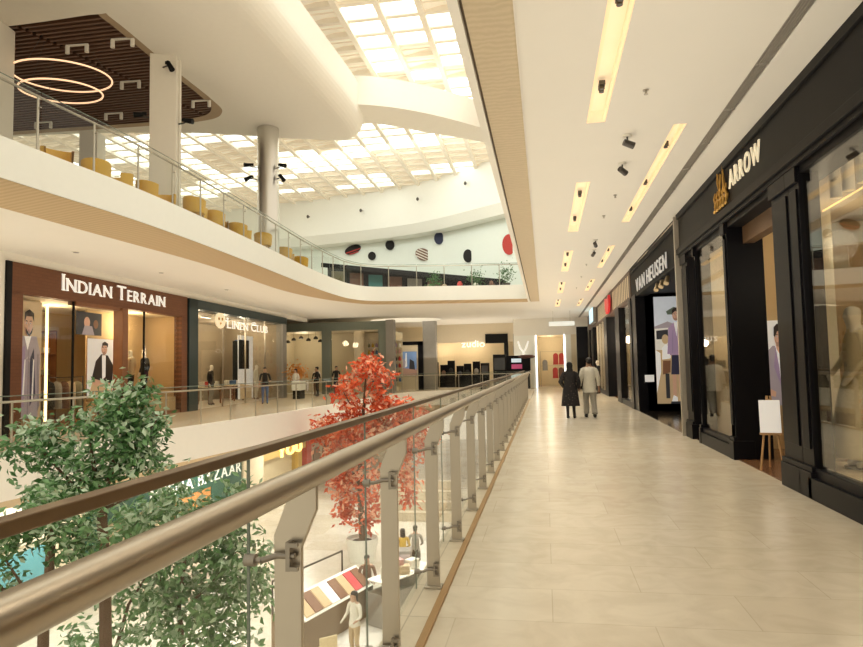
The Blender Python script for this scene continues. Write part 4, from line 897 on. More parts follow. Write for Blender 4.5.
# ------------------------------------------------------------------ upper level: columns, chairs, lamps
def spot(label, loc, rz, tilt, group='black spotlights on the columns'):
    t = emp('spotlight', label, 'spotlight', loc, rz, group)
    MB().tube([(0,0,0),(0,-.16,0),(0,-.24,.02)], .022, 8).build('bracket', dsteel, t, smooth=True)
    c, s_ = math.cos(tilt), math.sin(tilt)
    MB().cyl((0,-.22,.07),(.03,-.22-.24*c,.06-.24*s_),.06,.08,n=14).build('head', blackm, t, smooth=True)
    MB().obox((.0,-.18,.09),(.07,.12,.08)).build('driver_box', blackm, t)
colw = mat('column_white', (.78,.73,.63), .6, var=.02)
t = emp('square_column', 'white square column rising past the upper balustrade to the slatted ceiling', 'column', (-10.44,16.87,Z2), R(20))
MB().box(-.36,.36,-.36,.36,0,ZU-Z2+.12).box(-.39,.39,-.39,.39,0,.12).box(-.40,-.36,-.1,.1,.1,ZU-Z2).box(.36,.40,-.1,.1,.1,ZU-Z2).build('shaft', colw, t, bevel=.02)
t = emp('round_column', 'round pale steel clad column behind the upper balustrade', 'column', (-9.85,22.6,Z2))
MB().cyl((0,0,0),(0,0,ZU-Z2),.39,n=36).build('shaft', steelc, t, smooth=True); MB().cyl((0,0,0),(0,0,.12),.42,n=36).build('base_ring', steel, t, smooth=True)
t = emp('square_column', 'small white square column farther back on the upper level', 'column', (-16.4,21.7,Z2), R(10)); MB().box(-.33,.33,-.33,.33,0,ZU-Z2).box(-.36,.36,-.36,.36,0,.12).build('shaft', colw, t, bevel=.02)
t = emp('square_column', 'white square column at the far left edge on the upper level', 'column', (-13.75,14.1,Z2), R(10)); MB().box(-.5,.5,-.45,.45,0,ZU-Z2).box(-.53,.53,-.48,.48,0,.12).build('shaft', colw, t, bevel=.02)
spot('black spotlight at the top of the white square column', (-10.3,16.5,10.1), R(70), R(60)); spot('black spotlight on the left side of the white square column', (-10.75,16.65,8.75), R(-60), R(10)); spot('black spotlight on the right side of the white square column', (-10.05,16.9,8.6), R(80), R(10))
spot('upper left black spotlight on the round column', (-10.2,22.4,9.0), R(-60), R(5)); spot('lower left black spotlight on the round column', (-10.2,22.4,8.55), R(-60), R(30)); spot('upper right black spotlight on the round column', (-9.47,22.5,8.95), R(60), R(15)); spot('lower right black spotlight on the round column', (-9.47,22.5,8.55), R(60), R(50))
# slim luminaires under the slatted ceiling
for i, (x, y, lb) in enumerate([(-12.3,15.6,'white twin spot bar near the seam of the slatted ceiling'),(-10.9,15.55,'white twin spot bar right of centre on the slatted ceiling'),(-12.3,17.95,'white twin spot bar under the middle of the slatted ceiling'),(-14.4,20.1,'white twin spot bar at the back of the slatted ceiling'),(-10.95,19.75,'white twin spot bar at the rounded corner of the slatted ceiling'),(-17.3,20.3,'white twin spot bar at far back left of the slatted ceiling')]):
    t = emp('track_light', lb, 'ceiling light', (x,y,ZU+.03), R(4), 'twin spots on the slatted ceiling')
    MB().box(-.32,.32,-.025,.025,-.04,0).build('bar', white, t)
    for q in (-.28,.28): MB().cyl((q,0,-.04),(q,0,-.24),.055,n=12).build('spot_head', white, t, smooth=True)
for c, ra, rb, z, lb in (((-12.85,15.75),1.22,1.25,9.75,'larger thin glowing ring pendant under the slatted ceiling'),((-13.0,15.9),1.02,1.05,9.4,'smaller thin glowing ring pendant hanging below the larger ring')):
    t = emp('ring_pendant', lb, 'lamp', (c[0],c[1],z))
    MB().tube([(ra*math.cos(2*math.pi*i/60), rb*math.sin(2*math.pi*i/60), .10*math.sin(2*math.pi*i/60)) for i in range(60)], .024, 8, closed=True).build('ring', ringled, t, smooth=True)
    for q in (.5,2.6,4.7): MB().cyl((ra*math.cos(q),rb*math.sin(q),.1*math.sin(q)),(ra*.6*math.cos(q),rb*.6*math.sin(q),ZU-z+.05),.006,n=5).build('cable', dsteel, t)
# tub chairs
def chair():
    t = emp('tub_chair', 'x', 'chair', (0,0,0))
    mb = MB()
    n = 18
    A = [(.30*math.cos(R(200+ (340-200)*0 )+0),0,0)]
    rin, rout = .255, .30
    ring = [R(-20+220*i/n) for i in range(n+1)]
    top = lambda a: .78+.06*math.sin(max(0, a))
    O = [(rout*math.cos(a), rout*math.sin(a), .42) for a in ring]; OT = [(rout*1.06*math.cos(a), rout*1.06*math.sin(a), top(a)) for a in ring]
    I = [(rin*math.cos(a), rin*math.sin(a), .42) for a in ring]; IT = [(rin*1.08*math.cos(a), rin*1.08*math.sin(a), top(a)) for a in ring]
    mb.strip(O, OT).strip(OT, IT).strip(IT, I); mb.build('backrest', yellow, t, smooth=True)
    MB().lathe([(.20,.38),(.28,.40),(.285,.45),(.24,.48),(.02,.485)], n=20).build('seat', yellow, t, smooth=True)
    for sx in (-1,1):
        for sy in (-1,1): MB().cyl((sx*.15,sy*.15,.40),(sx*.24,sy*.24,0),.018,.013,n=8).build('leg', wood, t, smooth=True)
    return t
ch0 = chair()
spots = [(-10.05,12.2,60),(-9.95,13.3,200),(-10.0,14.2,-30),(-9.8,15.1,150),(-9.95,16.0,20),(-9.5,16.8,170),(-9.95,17.7,0),(-9.75,18.4,190),(-10.1,19.3,40),(-9.8,20.1,160),(-10.1,21.0,-20),(-9.7,21.8,190),(-10.3,23.5,30),(-10.05,24.6,180),(-10.4,25.7,10),(-10.2,26.8,170)]
ordw = ['first','second','third','fourth','fifth','sixth','seventh','eighth','ninth','tenth','eleventh','twelfth','thirteenth','fourteenth','fifteenth','sixteenth']
for i, (x, y, a) in enumerate(spots):
    o = ch0 if i == 0 else copytree(ch0)
    o.location = (x,y,Z2+.001); o.rotation_euler = (0,0,R(a))
    setprops(o, f'{ordw[i]} mustard tub chair from the left behind the upper glass balustrade', 'chair', 'mustard chairs on the upper level')
def table():
    t = emp('cafe_table', 'x', 'table')
    MB().box(-.38,.38,-.38,.38,.72,.75).build('table_top', wood, t, bevel=.01); MB().cyl((0,0,.02),(0,0,.72),.035,n=10).build('pedestal', dsteel, t, smooth=True); MB().cyl((0,0,0),(0,0,.025),.24,n=20).build('base', dsteel, t, smooth=True)
    return t
tb0 = table()
for i, (x, y) in enumerate([(-10.75,13.0),(-10.7,14.7),(-10.75,18.0),(-10.8,20.2),(-11.0,24.1),(-11.1,26.2)]):
    o = tb0 if i == 0 else copytree(tb0)
    o.location = (x,y,Z2); setprops(o, f'{ordw[i]} small wooden cafe table from the left behind the mustard chairs', 'table', 'cafe tables on the upper level')
# far stalls on the upper level
t = emp('food_stall', 'long dark food stall with sloping dark fascia at the far end of the upper level', 'food stall', (-13.6,39.2,Z2))
ang = math.atan2(-2.2, 11.4); 
def sl(s, d=0, z=0): return (s*math.cos(ang)-d*math.sin(ang), s*math.sin(ang)+d*math.cos(ang), z)
Ls = 11.6
mb = MB(); n = 6
htop = lambda s: 2.65-1.8*s/Ls
for i in range(n):
    a, b = Ls*i/n, Ls*(i+1)/n
    mb.poly([sl(a,.8,0),sl(b,.8,0),sl(b,.8,htop(b)),sl(a,.8,htop(a))]); mb.poly([sl(a,0,htop(a)-.28),sl(b,0,htop(b)-.28),sl(b,0,htop(b)),sl(a,0,htop(a))]); mb.poly([sl(a,0,htop(a)),sl(b,0,htop(b)),sl(b,.9,htop(b)),sl(a,.9,htop(a))])
mb.build('dark_shell', blackm, t)
MB().poly([sl(0,-.1,0),sl(Ls,-.1,0),sl(Ls,-.1,.5),sl(0,-.1,.5)]).poly([sl(0,-.1,.5),sl(Ls,-.1,.5),sl(Ls,.5,.5),sl(0,.5,.5)]).build('counter', mat('stall_counter',(.10,.07,.05),.4), t)
for i in range(6): 
    s0 = .3+i*1.3
    MB().poly([sl(s0,.75,.6),sl(s0+.95,.75,.6),sl(s0+.95,.75,htop(s0)-.5),sl(s0,.75,htop(s0)-.4)]).build('menu_panel', [cloths['olive'],cloths['brown'],mat('menu_teal',(.03,.16,.15),.5),cloths['brown'],cloths['grey'],cloths['brown']][i], t)
for i in range(12):
    s0 = .5+i*.95; p = sl(s0, .1, .5); h = [.3,.4,.25,.35][i%4]
    o = MB().lathe([(.14,0),(.16,.02),(.16,h*.7),(.08,h),(.02,h+.02)], n=10).build('display_jar', cloths[['brown','olive','beige','red','offwhite','brown'][i % 6]], loc=(-13.6+p[0],39.2+p[1],Z2+.501), smooth=True)
    setprops(o, f'{ordw[i]} display jar from the left on the dark food stall counter', 'jar', 'jars on the far food stall')
for i, (x, y) in enumerate([(-6.0,36.6),(-3.6,36.2),(-1.9,35.2)]):
    t = emp('potted_plant', f"{['left','middle','right'][i]} dark potted shrub of three on the far upper level", 'plant', (x,y,Z2)); MB().lathe([(.16,0),(.22,.4),(.2,.4)], n=14).build('pot', dsteel, t)
    mb = MB(); q = random.Random(i)
    for k in range(260):
        p = Vector((q.gauss(0,.22),q.gauss(0,.22),.85+q.gauss(0,.25))); d = Vector((q.uniform(-1,1),q.uniform(-1,1),q.uniform(-.5,1))).normalized()*.12; w_ = d.cross(Vector((q.random(),q.random(),1))).normalized()*.035
        mb.poly([p, p+d*.5+w_, p+d, p+d*.5-w_])
    mb.build('foliage', leafm[0], t)
# oval discs on the far wall
def wally(x):
    for p, q in zip(Kw[:-1], Kw[1:]):
        if p[0] <= x <= q[0]: return p[1]+(q[1]-p[1])*(x-p[0])/(q[0]-p[0])
for x, z, w_, h_, mm, lb in [(-13.376,10.1,.62,.32,'brown','large tilted brown and black oval disc at left on the white far wall'),(-11.975,9.57,.28,.30,'black','lower dark round disc left of centre on the far wall'),(-10.64,10.3,.32,.36,'black','dark round disc under the far bulkhead, third from the left'),(-8.25,9.5,.55,.40,'stripe','striped brown and white oval disc on the far wall'),(-7.09,10.6,.32,.42,'navy','dark blue upright oval disc high on the far wall'),(-5.07,9.24,.30,.42,'black','dark upright oval disc right of centre on the far wall'),(-2.2,9.9,.40,.62,'red','red upright oval disc at the right end of the far wall')]:
    xx = x; z0_ = z
    for k in range(8): y = wally(xx)-.12; xx = x*y/45.5
    x = xx; z = 1.57+(z0_-1.57)*y/45.5
    t = emp('wall_disc', lb, 'wall decoration', (x,y,z))
    yw = 0
    pr = circ(0,0,w_,h_,24); MBx = MB().xprism(pr, -.06, 0); MBx.build('disc', cloths['brown' if mm == 'stripe' else ('black' if mm == 'brown' else mm)], t)
    if mm in ('brown','stripe'):
        mb = MB()
        for k in range(4 if mm == 'stripe' else 2):
            zz_ = -.26+.17*k; ww = w_*math.sqrt(max(0,1-(zz_/h_)**2))*.95; mb.xprism([(-ww,zz_-.03),(ww,zz_-.06),(ww,zz_),(-ww,zz_+.05)], -.066, -.06)
        mb.build('stripe', cloths['white' if mm == 'stripe' else 'red'], t)
    MB().cyl((0,0,0),(0,.11,0),.03,n=6).build('wall_fixing', dsteel, t)
    if mm in ('brown','stripe'): t.rotation_euler = (0, R(-18 if mm == 'brown' else 24), 0)
for i, (px_, y_, z_) in enumerate([(-16.0,43.5,12.25),(-12.0,42.85,12.3),(-7.75,41.2,12.4),(-4.4,39.0,12.6)]):
    t = emp('spotlight', f"{['first','second','third','fourth'][i]} tiny dark spotlight from the left on the white bulkhead", 'spotlight', (px_,y_,z_), 0, 'spotlights on the far bulkhead'); MB().cyl((0,.2,0),(0,-.08,0),.05,n=10).ell((0,-.1,-.05),(.09,.09,.12),10,8).build('head', dsteel, t, smooth=True)
# small ceiling fixtures of the walkway
for i, (x, y, lb) in enumerate([(1.23,9.38,'nearest black ceiling spotlight between the two rows of slot lights'),(1.31,10.7,'second black ceiling spotlight between the two rows of slot lights'),(1.38,17.3,'third black ceiling spotlight along the walkway ceiling'),(1.45,18.8,'fourth black ceiling spotlight along the walkway ceiling')]):
    t = emp('ceiling_spotlight', lb, 'ceiling light', (x,y,ZC), R(30*i), 'black spotlights on the walkway ceiling'); MB().cyl((0,0,0),(0,0,-.03),.06,n=14).build('base', white, t); MB().cyl((0,0,-.03),(0,0,-.10),.012,n=8).build('stem', dsteel, t); MB().cyl((-.05,0,-.10),(.09,.04,-.15),.045,.05,n=12).build('head', dsteel, t, smooth=True)
for i, (x, y) in enumerate([(1.26,7.85),(1.41,12.75),(1.35,14.5),(1.4,21.5),(1.4,24.5),(1.4,28)]):
    t = emp('sprinkler', f"{['nearest','second','third','fourth','fifth','farthest'][i]} small sprinkler head on the walkway ceiling", 'sprinkler', (x,y,ZC), 0, 'sprinklers on the walkway ceiling'); MB().cyl((0,0,0),(0,0,-.012),.035,n=12).cyl((0,0,-.012),(0,0,-.05),.012,n=8).cyl((0,0,-.05),(0,0,-.055),.025,n=10).build('head', steel, t)
for i, (x, y) in enumerate([(-12.0,15.3),(-12.0,19.2),(-12.2,24)]):
    t = emp('downlight', f"{['left','middle','right'][i]} small dark downlight in the gallery ceiling before the brick shop", 'ceiling light', (x,y,ZC), 0, 'downlights of the left gallery ceiling'); MB().cyl((0,0,.0),(0,0,-.015),.10,n=18).build('rim', white, t); MB().cyl((0,0,-.012),(0,0,-.018),.07,n=18).build('lens', dsteel, t)

# ------------------------------------------------------------------ people
def shirt_ex(t, part):
    part(MB().loft([(0,.0,.72,.20,.155),(0,.0,.80,.198,.15),(0,.0,.95,.188,.145),(0,.0,1.1,.172,.135),(0,-.005,1.27,.195,.145),(0,-.005,1.37,.185,.115),(0,-.005,1.43,.12,.085),(0,0,1.47,.068,.066)], 22), 'shirt', cloths['white'])
    for s, e, w in ((-1,(-.245,-.03,1.13),(-.275,.04,.90)),(1,(.25,-.04,1.13),(.265,.05,.9))):
        part(MB().tube([(s*.155,-.005,1.39),(s*.20,-.012,1.30),e,(w[0],w[1],w[2]+.015)], [.078,.074,.062,.050], 14), 'sleeve', cloths['white'])
    for sx, sy, sz in ((-.105,.10,.045),(.11,-.13,.055)): part(MB().ell((sx,sy,sz),(.052,.135,.05),14,8), 'shoe', cloths['black'])
    for s, k, a in ((-1,(-.10,.10,.50),(-.10,.06,.12)),(1,(.10,-.02,.50),(.105,-.20,.14))):
        part(MB().tube([(s*.09,0,.84),(s*.095,k[1]*.5,.68),k,(a[0],a[1],a[2]-.02)], [.112,.10,.085,.078], 14), 'trouser_leg', cloths['grey'])
figure('person', 'man in a long cream shirt and grey trousers walking away along the marble floor', 'person', (1.27,20.0,0), R(3), 1.74, [skin,cloths['white'],cloths['grey'],cloths['black']], suit(1,2,shoe=.10,hem=.75),
   pose=dict(eL=(-.245,-.03,1.13), wL=(-.275,.04,.90), eR=(.25,-.04,1.13), wR=(.265,.05,.9), kL=(-.10,.10,.50), aL=(-.10,.06,.10), kR=(.10,-.02,.50), aR=(.105,-.20,.12)), fingers=True, hair='short', extras=shirt_ex)
def dress_ex(t, part):
    for sx, sy, sz in ((-.085,-.10,.052),(.105,.10,.042)): part(MB().ell((sx,sy,sz),(.05,.125,.048),14,8), 'shoe', cloths['black'])
    part(MB().loft([(0,0,.38,.285,.22),(0,0,.6,.26,.20),(0,0,.85,.225,.18),(0,0,1.05,.18,.15),(0,0,1.25,.19,.15),(0,0,1.38,.175,.12),(0,0,1.45,.09,.08)], 22), 'dress', floral)
    for s, e, w in ((-1,(-.285,-.05,1.12),(-.20,.10,.97)),(1,(.26,-.03,1.10),(.245,.10,.93))):
        part(MB().tube([(s*.145,0,1.385),(s*.21,-.01,1.28),e,w], [.078,.078,.072,.058], 14), 'sleeve', floral)
figure('person', 'woman in a dark patterned dress and black headscarf walking away beside the man', 'person', (.70,19.7,0), R(-4), 1.62, [skin,floral,cloths['black'],cloths['black']], suit(1,2,shoe=.09,hem=.5),
   pose=dict(eL=(-.285,-.05,1.12), wL=(-.20,.10,.97), eR=(.26,-.03,1.10), wR=(.245,.10,.93), kL=(-.09,-.02,.49), aL=(-.085,-.16,.11), kR=(.09,.08,.50), aR=(.10,.06,.09)), fingers=True, female=True, hair='scarf', extras=dress_ex)
sit = dict(kL=(-.10,.40,.88),aL=(-.10,.42,.42),kR=(.10,.40,.88),aR=(.10,.42,.42))
folk = [(lw(14.0,-1.4),200,1.7,'black','blue','short','man in black before the left half of the teal framed shop'),
 (lw(19.5,-1.0),160,1.6,'white','grey','long','woman in white beside the right end of the teal framed shop'),
 (lw(21.5,-1.6),100,1.7,'black','black','short','person in black standing between the teal and sage framed shops'),
 ((-13.6,38.2,0),40,1.7,'white','black','short','man in white shirt before the sage framed shop pier'),
 ((-12.3,38.0,0),220,1.72,'black','navy','short','man in black behind the red tree by the sage framed shop'),
 (lw(22.6,-1.2),190,1.6,'black','brown','long','woman in dark clothes left of the sage framed shop pier')]
for loc_, a, h, c1, c2, hr_, lb in folk:
    figure('person', lb, 'person', (loc_[0],loc_[1],.0), R(a), h, [skin2,cloths[c1],cloths[c2],cloths['black']], suit(1,2,sleeve=1.1), pose=dict(eL=(-.25,.0,1.13),wL=(-.2,.18,1.05)), hair=hr_, sub=1)
# lower level folk
for loc_, a, h, c1, c2, hr_, lb in [((-4.85,21.9,ZL),30,1.7,'yellow','black','long','woman in a yellow top walking on the lower floor'),((-4.5,22.3,ZL),10,1.72,'grey','black','short','man in grey beside the woman in yellow on the lower floor'),((-5.2,18.7,ZL),200,1.72,'brown','black','short','attendant in brown standing behind the lower kiosk'),((-4.75,15.9,ZL),150,1.65,'white','beige','long','woman in white bending by the lower kiosk counter')]:
    figure('person', lb, 'person', loc_, R(a), h, [skin2,cloths[c1],cloths[c2],cloths['black']], suit(1,2,sleeve=1.1), pose=dict(eL=(-.25,.02,1.13),wL=(-.2,.2,1.05),eR=(.25,.02,1.13),wR=(.2,.2,1.05)), hair=hr_, sub=1)
# things by the gallery shoppers: pale flower display and white bag
t = emp('flower_stand', 'orange flower display on a stand beside the sage framed shop', 'flowers', lw(20.7,-.6), fa); MB().lathe([(.2,0),(.16,.5),(.22,1.0),(.2,1.0)], n=14).build('pot', whitec, t, smooth=True)
mb = MB(); q = random.Random(12)
for k in range(420):
    p = Vector((q.gauss(0,.28),q.gauss(0,.28),1.35+q.gauss(0,.22))); d = Vector((q.uniform(-1,1),q.uniform(-1,1),q.uniform(-.4,1))).normalized()*.14; w_ = d.cross(Vector((q.random(),q.random(),1))).normalized()*.05
    mb.poly([p, p+d*.5+w_, p+d, p+d*.5-w_])
mb.build('foliage', mat('orange_flowers',(.75,.33,.08),.6,var=.3,nscale=15), t)
t = emp('display_box', 'white display box on a low stand beside the woman in white', 'box', lw(19.1,-1.3), fa); MB().box(-.45,.45,-.25,.25,.45,.95).build('box', whitec, t, bevel=.02); MB().box(-.4,.4,-.2,.2,0,.45).build('stand', blackm, t)

# ------------------------------------------------------------------ trees
def leaves(clusters, mp, size, mats, seed, thick, dens=1.0, shr=1.0):
    q = random.Random(seed); mb = MB()
    for (px, py, rx, ry, n) in clusters:
        c = mp(px, py); ex = mp(px+rx, py); ez = mp(px, py-ry); Rx = abs(ex[0]-c[0])*shr; Rz = abs(ez[2]-c[2])*shr
        nt = max(1, int(n*dens)//14)
        for k in range(nt):
            while True:
                a, b, d = q.uniform(-1,1), q.uniform(-1,1), q.uniform(-1,1)
                if a*a+b*b+d*d <= 1: break
            tw = Vector((c[0]+a*Rx, c[1]+b*min(thick, Rx*1.1), c[2]+d*Rz))
            shade = 0 if d < -.2 else (1 if q.random() < .7 else 2)  # darker undersides, paler tops: light and shade put into leaf colour
            for j in range(14):
                p = tw+Vector((q.gauss(0,1),q.gauss(0,1),q.gauss(0,1)))*size*.75
                d_ = Vector((q.uniform(-1,1),q.uniform(-1,1),q.uniform(-1.1,.35))).normalized()
                w_ = d_.cross(Vector((q.uniform(-1,1),q.uniform(-1,1),q.uniform(-1,1)))).normalized()
                s = size*q.uniform(.7,1.25)
                up = d_.cross(w_)*s*.1
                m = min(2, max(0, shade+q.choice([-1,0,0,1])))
                mb._add([p, p+d_*s*.45+w_*s*.24+up, p+d_*s, p+d_*s*.45-w_*s*.24+up], [(0,1,2,3)], m)
    return mb
def gm(px, py): return (-4.971+(px-10)*.0102+0, 5.5+(px-100)*.0017, 1.544-(py-376)*.0092)
def tree(name, label, base, trunk, cl, mp, size, lm, seed, thick, r0, dens=.85, shr=.92):
    t = emp(name, label, 'tree', base)
    mb = MB(base)
    for pts, ra, rb in trunk:
        P = [Vector(p) for p in pts]; n = len(P); mb.tube(P, [ra+(rb-ra)*i/(n-1) for i in range(n)], 9)
    mb.build('trunk', bark, t, smooth=True)
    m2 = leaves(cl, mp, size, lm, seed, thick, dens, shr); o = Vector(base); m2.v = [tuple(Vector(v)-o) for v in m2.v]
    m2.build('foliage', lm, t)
    # planter
    return t
def planter(loc, r, h, label, mm=None):
    t = emp('planter', label, 'planter', loc); MB().lathe([(r*.75,0),(r,h),(r*.92,h),(r*.9,h-.12)], n=28).build('pot', mm or whitec, t, smooth=True); MB().lathe([(r*.9,h-.13),(.02,h-.1)], n=20).build('soil', mat('soil',(.05,.03,.02),.9), t)
H_ = ZL+.7
A = [gm(120,398)+(36,22,560), ]
A = [(120,398,32,20,620),(100,420,30,16,420),(128,430,30,24,760),(45,432,24,15,380),(26,447,12,9,110),(60,452,22,14,300),(95,470,34,22,700),(138,462,20,26,420),(112,448,36,20,520),(58,490,22,20,380),(92,495,24,14,260),(152,425,9,16,110),(36,462,16,6,60),(185,472,12,5,36),(200,476,8,4,20)]
b0 = gm(107,560); base = (b0[0]+.05, 5.6, H_)
tree('ficus_tree', 'tall green leafy tree rising in front of the opposite gallery', base, [
   ([base, (b0[0]+.03,5.55,-2.5), b0, gm(104,520), gm(104,495)], .062, .040), ([gm(104,500), gm(97,470), gm(92,440), gm(100,410)], .026, .008), ([gm(104,500), gm(112,470), gm(116,430), gm(122,385)], .028, .006),
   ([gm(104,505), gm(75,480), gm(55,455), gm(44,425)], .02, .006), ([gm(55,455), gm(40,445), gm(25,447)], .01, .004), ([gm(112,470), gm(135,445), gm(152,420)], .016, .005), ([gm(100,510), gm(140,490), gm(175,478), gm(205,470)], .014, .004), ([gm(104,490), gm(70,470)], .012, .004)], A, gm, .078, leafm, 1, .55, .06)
planter((base[0],base[1],ZL), .6, .8, 'white round planter under the tall green leafy tree')
B_ = [(58,505,26,16,420),(75,525,26,20,460),(35,520,26,16,330),(10,540,22,16,220),(12,600,26,24,420),(30,575,16,14,120),(85,548,24,14,260)]
def gmb(px, py): p = gm(px, py); k = .84; return (p[0]*k, p[1]*k, 1.57+(p[2]-1.57)*k)
b1 = gmb(54,610); base = (b1[0],b1[1],H_)
tree('ficus_tree', 'shorter green tree at lower left with thin bare branches', base, [([base, (b1[0],b1[1],-2), b1, gmb(58,570), gmb(60,525)], .05, .03), ([gmb(45,612), gmb(25,590), gmb(0,565)], .02, .008), ([gmb(54,605), gmb(35,580), gmb(20,555)], .018, .006), ([gmb(58,560), gmb(80,540), gmb(95,530)], .014, .005)], B_, gmb, .072, leafm, 2, .4, .05)
planter((base[0],base[1],ZL), .5, .8, 'white round planter under the shorter green tree')
C_ = [(165,505,38,18,600),(205,520,34,18,560),(225,500,18,14,180),(140,525,34,20,560),(180,550,44,24,820),(225,555,26,22,480),(235,590,18,26,320),(150,585,44,24,700),(195,595,42,24,760),(165,620,50,22,640),(120,560,22,16,260),(100,630,28,14,220),(215,630,28,14,260)]
def gm2(px, py): p = gm(px, py); k = 1.28; return (p[0]*k, p[1]*k, 1.57+(p[2]-1.57)*k)
b2 = gm2(175,640); base = (b2[0],b2[1],H_)
tree('ficus_tree', 'lower bushy pale green tree seen through the near glass panes', base, [([base, (b2[0],b2[1],-2.5), b2, gm2(172,600), gm2(178,550), gm2(190,510)], .05, .01), ([gm2(173,610), gm2(205,575), gm2(230,540)], .02, .006), ([gm2(172,600), gm2(145,560), gm2(135,520)], .02, .006), ([gm2(118,640), gm2(128,600), gm2(145,570)], .025, .01)], C_, gm2, .11, [leafm[1],leafm[1],leafm[2]], 3, .6, .05)
planter((base[0],base[1],ZL), .6, .8, 'white round planter under the lower bushy tree')
def rm(px, py): return (-8.83+(px-310)*.0383, 24.0, 1.87-(py-360)*.0368)
D_ = [(366,367,16,7,240),(382,379,11,7,160),(356,376,9,6,80),(345,392,8,9,170),(354,408,12,7,220),(376,402,14,9,280),(394,411,17,10,420),(414,419,15,12,420),(344,433,22,9,420),(324,433,11,8,200),(372,430,20,11,420),(390,436,30,13,700),(410,442,18,14,420),(330,425,16,8,240),(345,452,20,10,340),(346,488,8,34,620),(408,480,5,32,340),(376,478,22,26,460),(362,512,20,14,240),(335,470,12,16,160),(425,440,8,12,120)]
b3 = rm(362,520); base = (b3[0],24.0,ZL+.75)
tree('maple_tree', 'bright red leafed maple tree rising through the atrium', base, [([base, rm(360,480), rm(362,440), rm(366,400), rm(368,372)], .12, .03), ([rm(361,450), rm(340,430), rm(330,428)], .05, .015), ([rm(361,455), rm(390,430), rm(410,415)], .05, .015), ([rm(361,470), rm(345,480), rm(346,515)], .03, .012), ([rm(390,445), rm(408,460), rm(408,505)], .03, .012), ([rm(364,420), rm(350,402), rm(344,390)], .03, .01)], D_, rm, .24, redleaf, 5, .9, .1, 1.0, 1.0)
planter((base[0],24.0,ZL), .6, .85, 'large white planter at the foot of the red maple')

# ------------------------------------------------------------------ lower level shops and kiosks
lo = Vector((-14,10,ZL)); la = R(90)
def lz(z): return z-ZL
t = emp('shopfront', 'lower shopfront with orange wood panel and dark green side panel', 'shopfront', (-14,18.5,ZL), la)
MB().box(0,10.4,-.05,.3,lz(-3.25),lz(-1.45)).build('fascia', green, t); MB().box(5.0,7.6,-.02,.3,0,lz(-3.25)).build('wood_panel', orangew, t); MB().box(7.6,10.4,-.05,.3,0,lz(-3.25)).build('side_panel', green, t); MB().box(9.2,9.9,-.07,-.05,0.3,2.0).build('green_strip', mat('pale_green',(.12,.25,.15),.5), t); MB().box(0,.5,-.05,.3,0,2.3).build('pier', green, t); MB().box(.5,5.0,.1,.12,0,2.25).build('window_glass', shopglass2, t)
MB().box(5.3,6.1,-.04,-.02,.7,1.6).build('notice', redp, t)
sg = emp('shop_sign', 'white serif capital letters on the dark green lower fascia', 'sign', (-13.94,18.5,-3.05), la); words(sg, letterw, 'MEENA BAZAAR', 3.2, 10.3, 0, .46, 0, .02, serif=True, gap=.16)
interior((-14,18.5,ZL), la, .3, 5, 3, 2.3, beigewall, upfloor, cream, y0=.3)
t = emp('shopfront', 'lower shopfront with glowing yellow letters between cream pilaster and red panel', 'shopfront', (-14,29,ZL), la)
MB().box(0,2.2,-.1,.3,0,4.03).build('pilaster', cream, t); MB().box(2.2,8.3,-.02,.3,lz(-3.0),4.03).build('fascia', mat('tan_fascia',(.50,.33,.12),.5), t); MB().box(8.3,9.1,-.08,.3,0,4.03).build('red_panel', redp, t); MB().box(6.9,7.5,-.08,.3,0,2.5).build('gold_pier', mat('gold_pier',(.55,.36,.08),.5), t); MB().box(2.2,6.9,.1,.12,0,2.5).build('window_glass', shopglass2, t)
interior((-14,29,ZL), la, 2.2, 8.3, 3, 2.5, beigewall, upfloor, cream, y0=.3)
sg = emp('shop_sign', 'glowing yellow letters on the lower tan fascia beside the red panel', 'sign', (-13.9,29,-3.05), la); mb = MB(); textmb(mb, 'YOU', 4.0, 7.4, 0, .55, 0, .05, bold=.02); mb.build('letters', lettery, sg)
t = emp('shopfront', 'lower shopfront with red posts and dark arches beyond the yellow letters', 'shopfront', (-14,38.2,ZL), la)
MB().box(0,14,-.02,.3,2.55,4.03).build('fascia', mat('brown_fascia',(.22,.10,.06),.5), t)
for x in (3.9,8.2): MB().box(x,x+.9,-.1,.3,0,2.6).build('red_post', redp, t)
mb = MB()
for x in (.6,2.3,5.2,6.8): mb.xprism([(x,0),(x+1.3,0),(x+1.3,1.6)]+[(x+.65+.65*math.cos(R(18*i)),1.6+.65*math.sin(R(18*i))) for i in range(1,10)]+[(x,1.6)], .05, .12)
mb.build('arch_panel', mat('arch_brown',(.20,.12,.08),.5), t); MB().box(0,14,.12,.3,0,2.6).build('back_panel', mat('greige_panel',(.45,.38,.30),.6), t)
sg = emp('shop_sign', 'small glowing yellow lit sign on the brown lower fascia', 'sign', (-13.93,39.5,-2.85), la); mb = MB(); textmb(mb, 'Casa', 0, 2.6, 0, .4, 0, .04); mb.build('letters', lettery, sg)
t = emp('shopfront', 'lower shopfront with teal and blue lit panels behind the green trees', 'shopfront', (-14,4,ZL), la)
MB().box(0,14.4,-.02,.3,2.5,4.03).build('fascia', cream, t); MB().box(0,14.4,.12,.3,0,2.5).build('back_panel', lightwall, t)
for i, (a, b, c) in enumerate([(4.4,6.2,'blue'),(6.6,7.6,'pale'),(8.2,10.6,'teal'),(11.2,13.2,'teal')]): MB().box(a,b,.02,.12,.5,2.3).build('lit_panel', P_[c], t)
S(MB().box(-14.3,-13.9,4,56,-1.46,-1.45).box(-14.35,-14.3,2,60,ZL,-1.45), 'wall_left', cream)
for y in (13,21,26,33,41): plight('shop_lamp', (-15.5 if y != 26 else -12.5,y,-3.3), 30, (1,.82,.55))
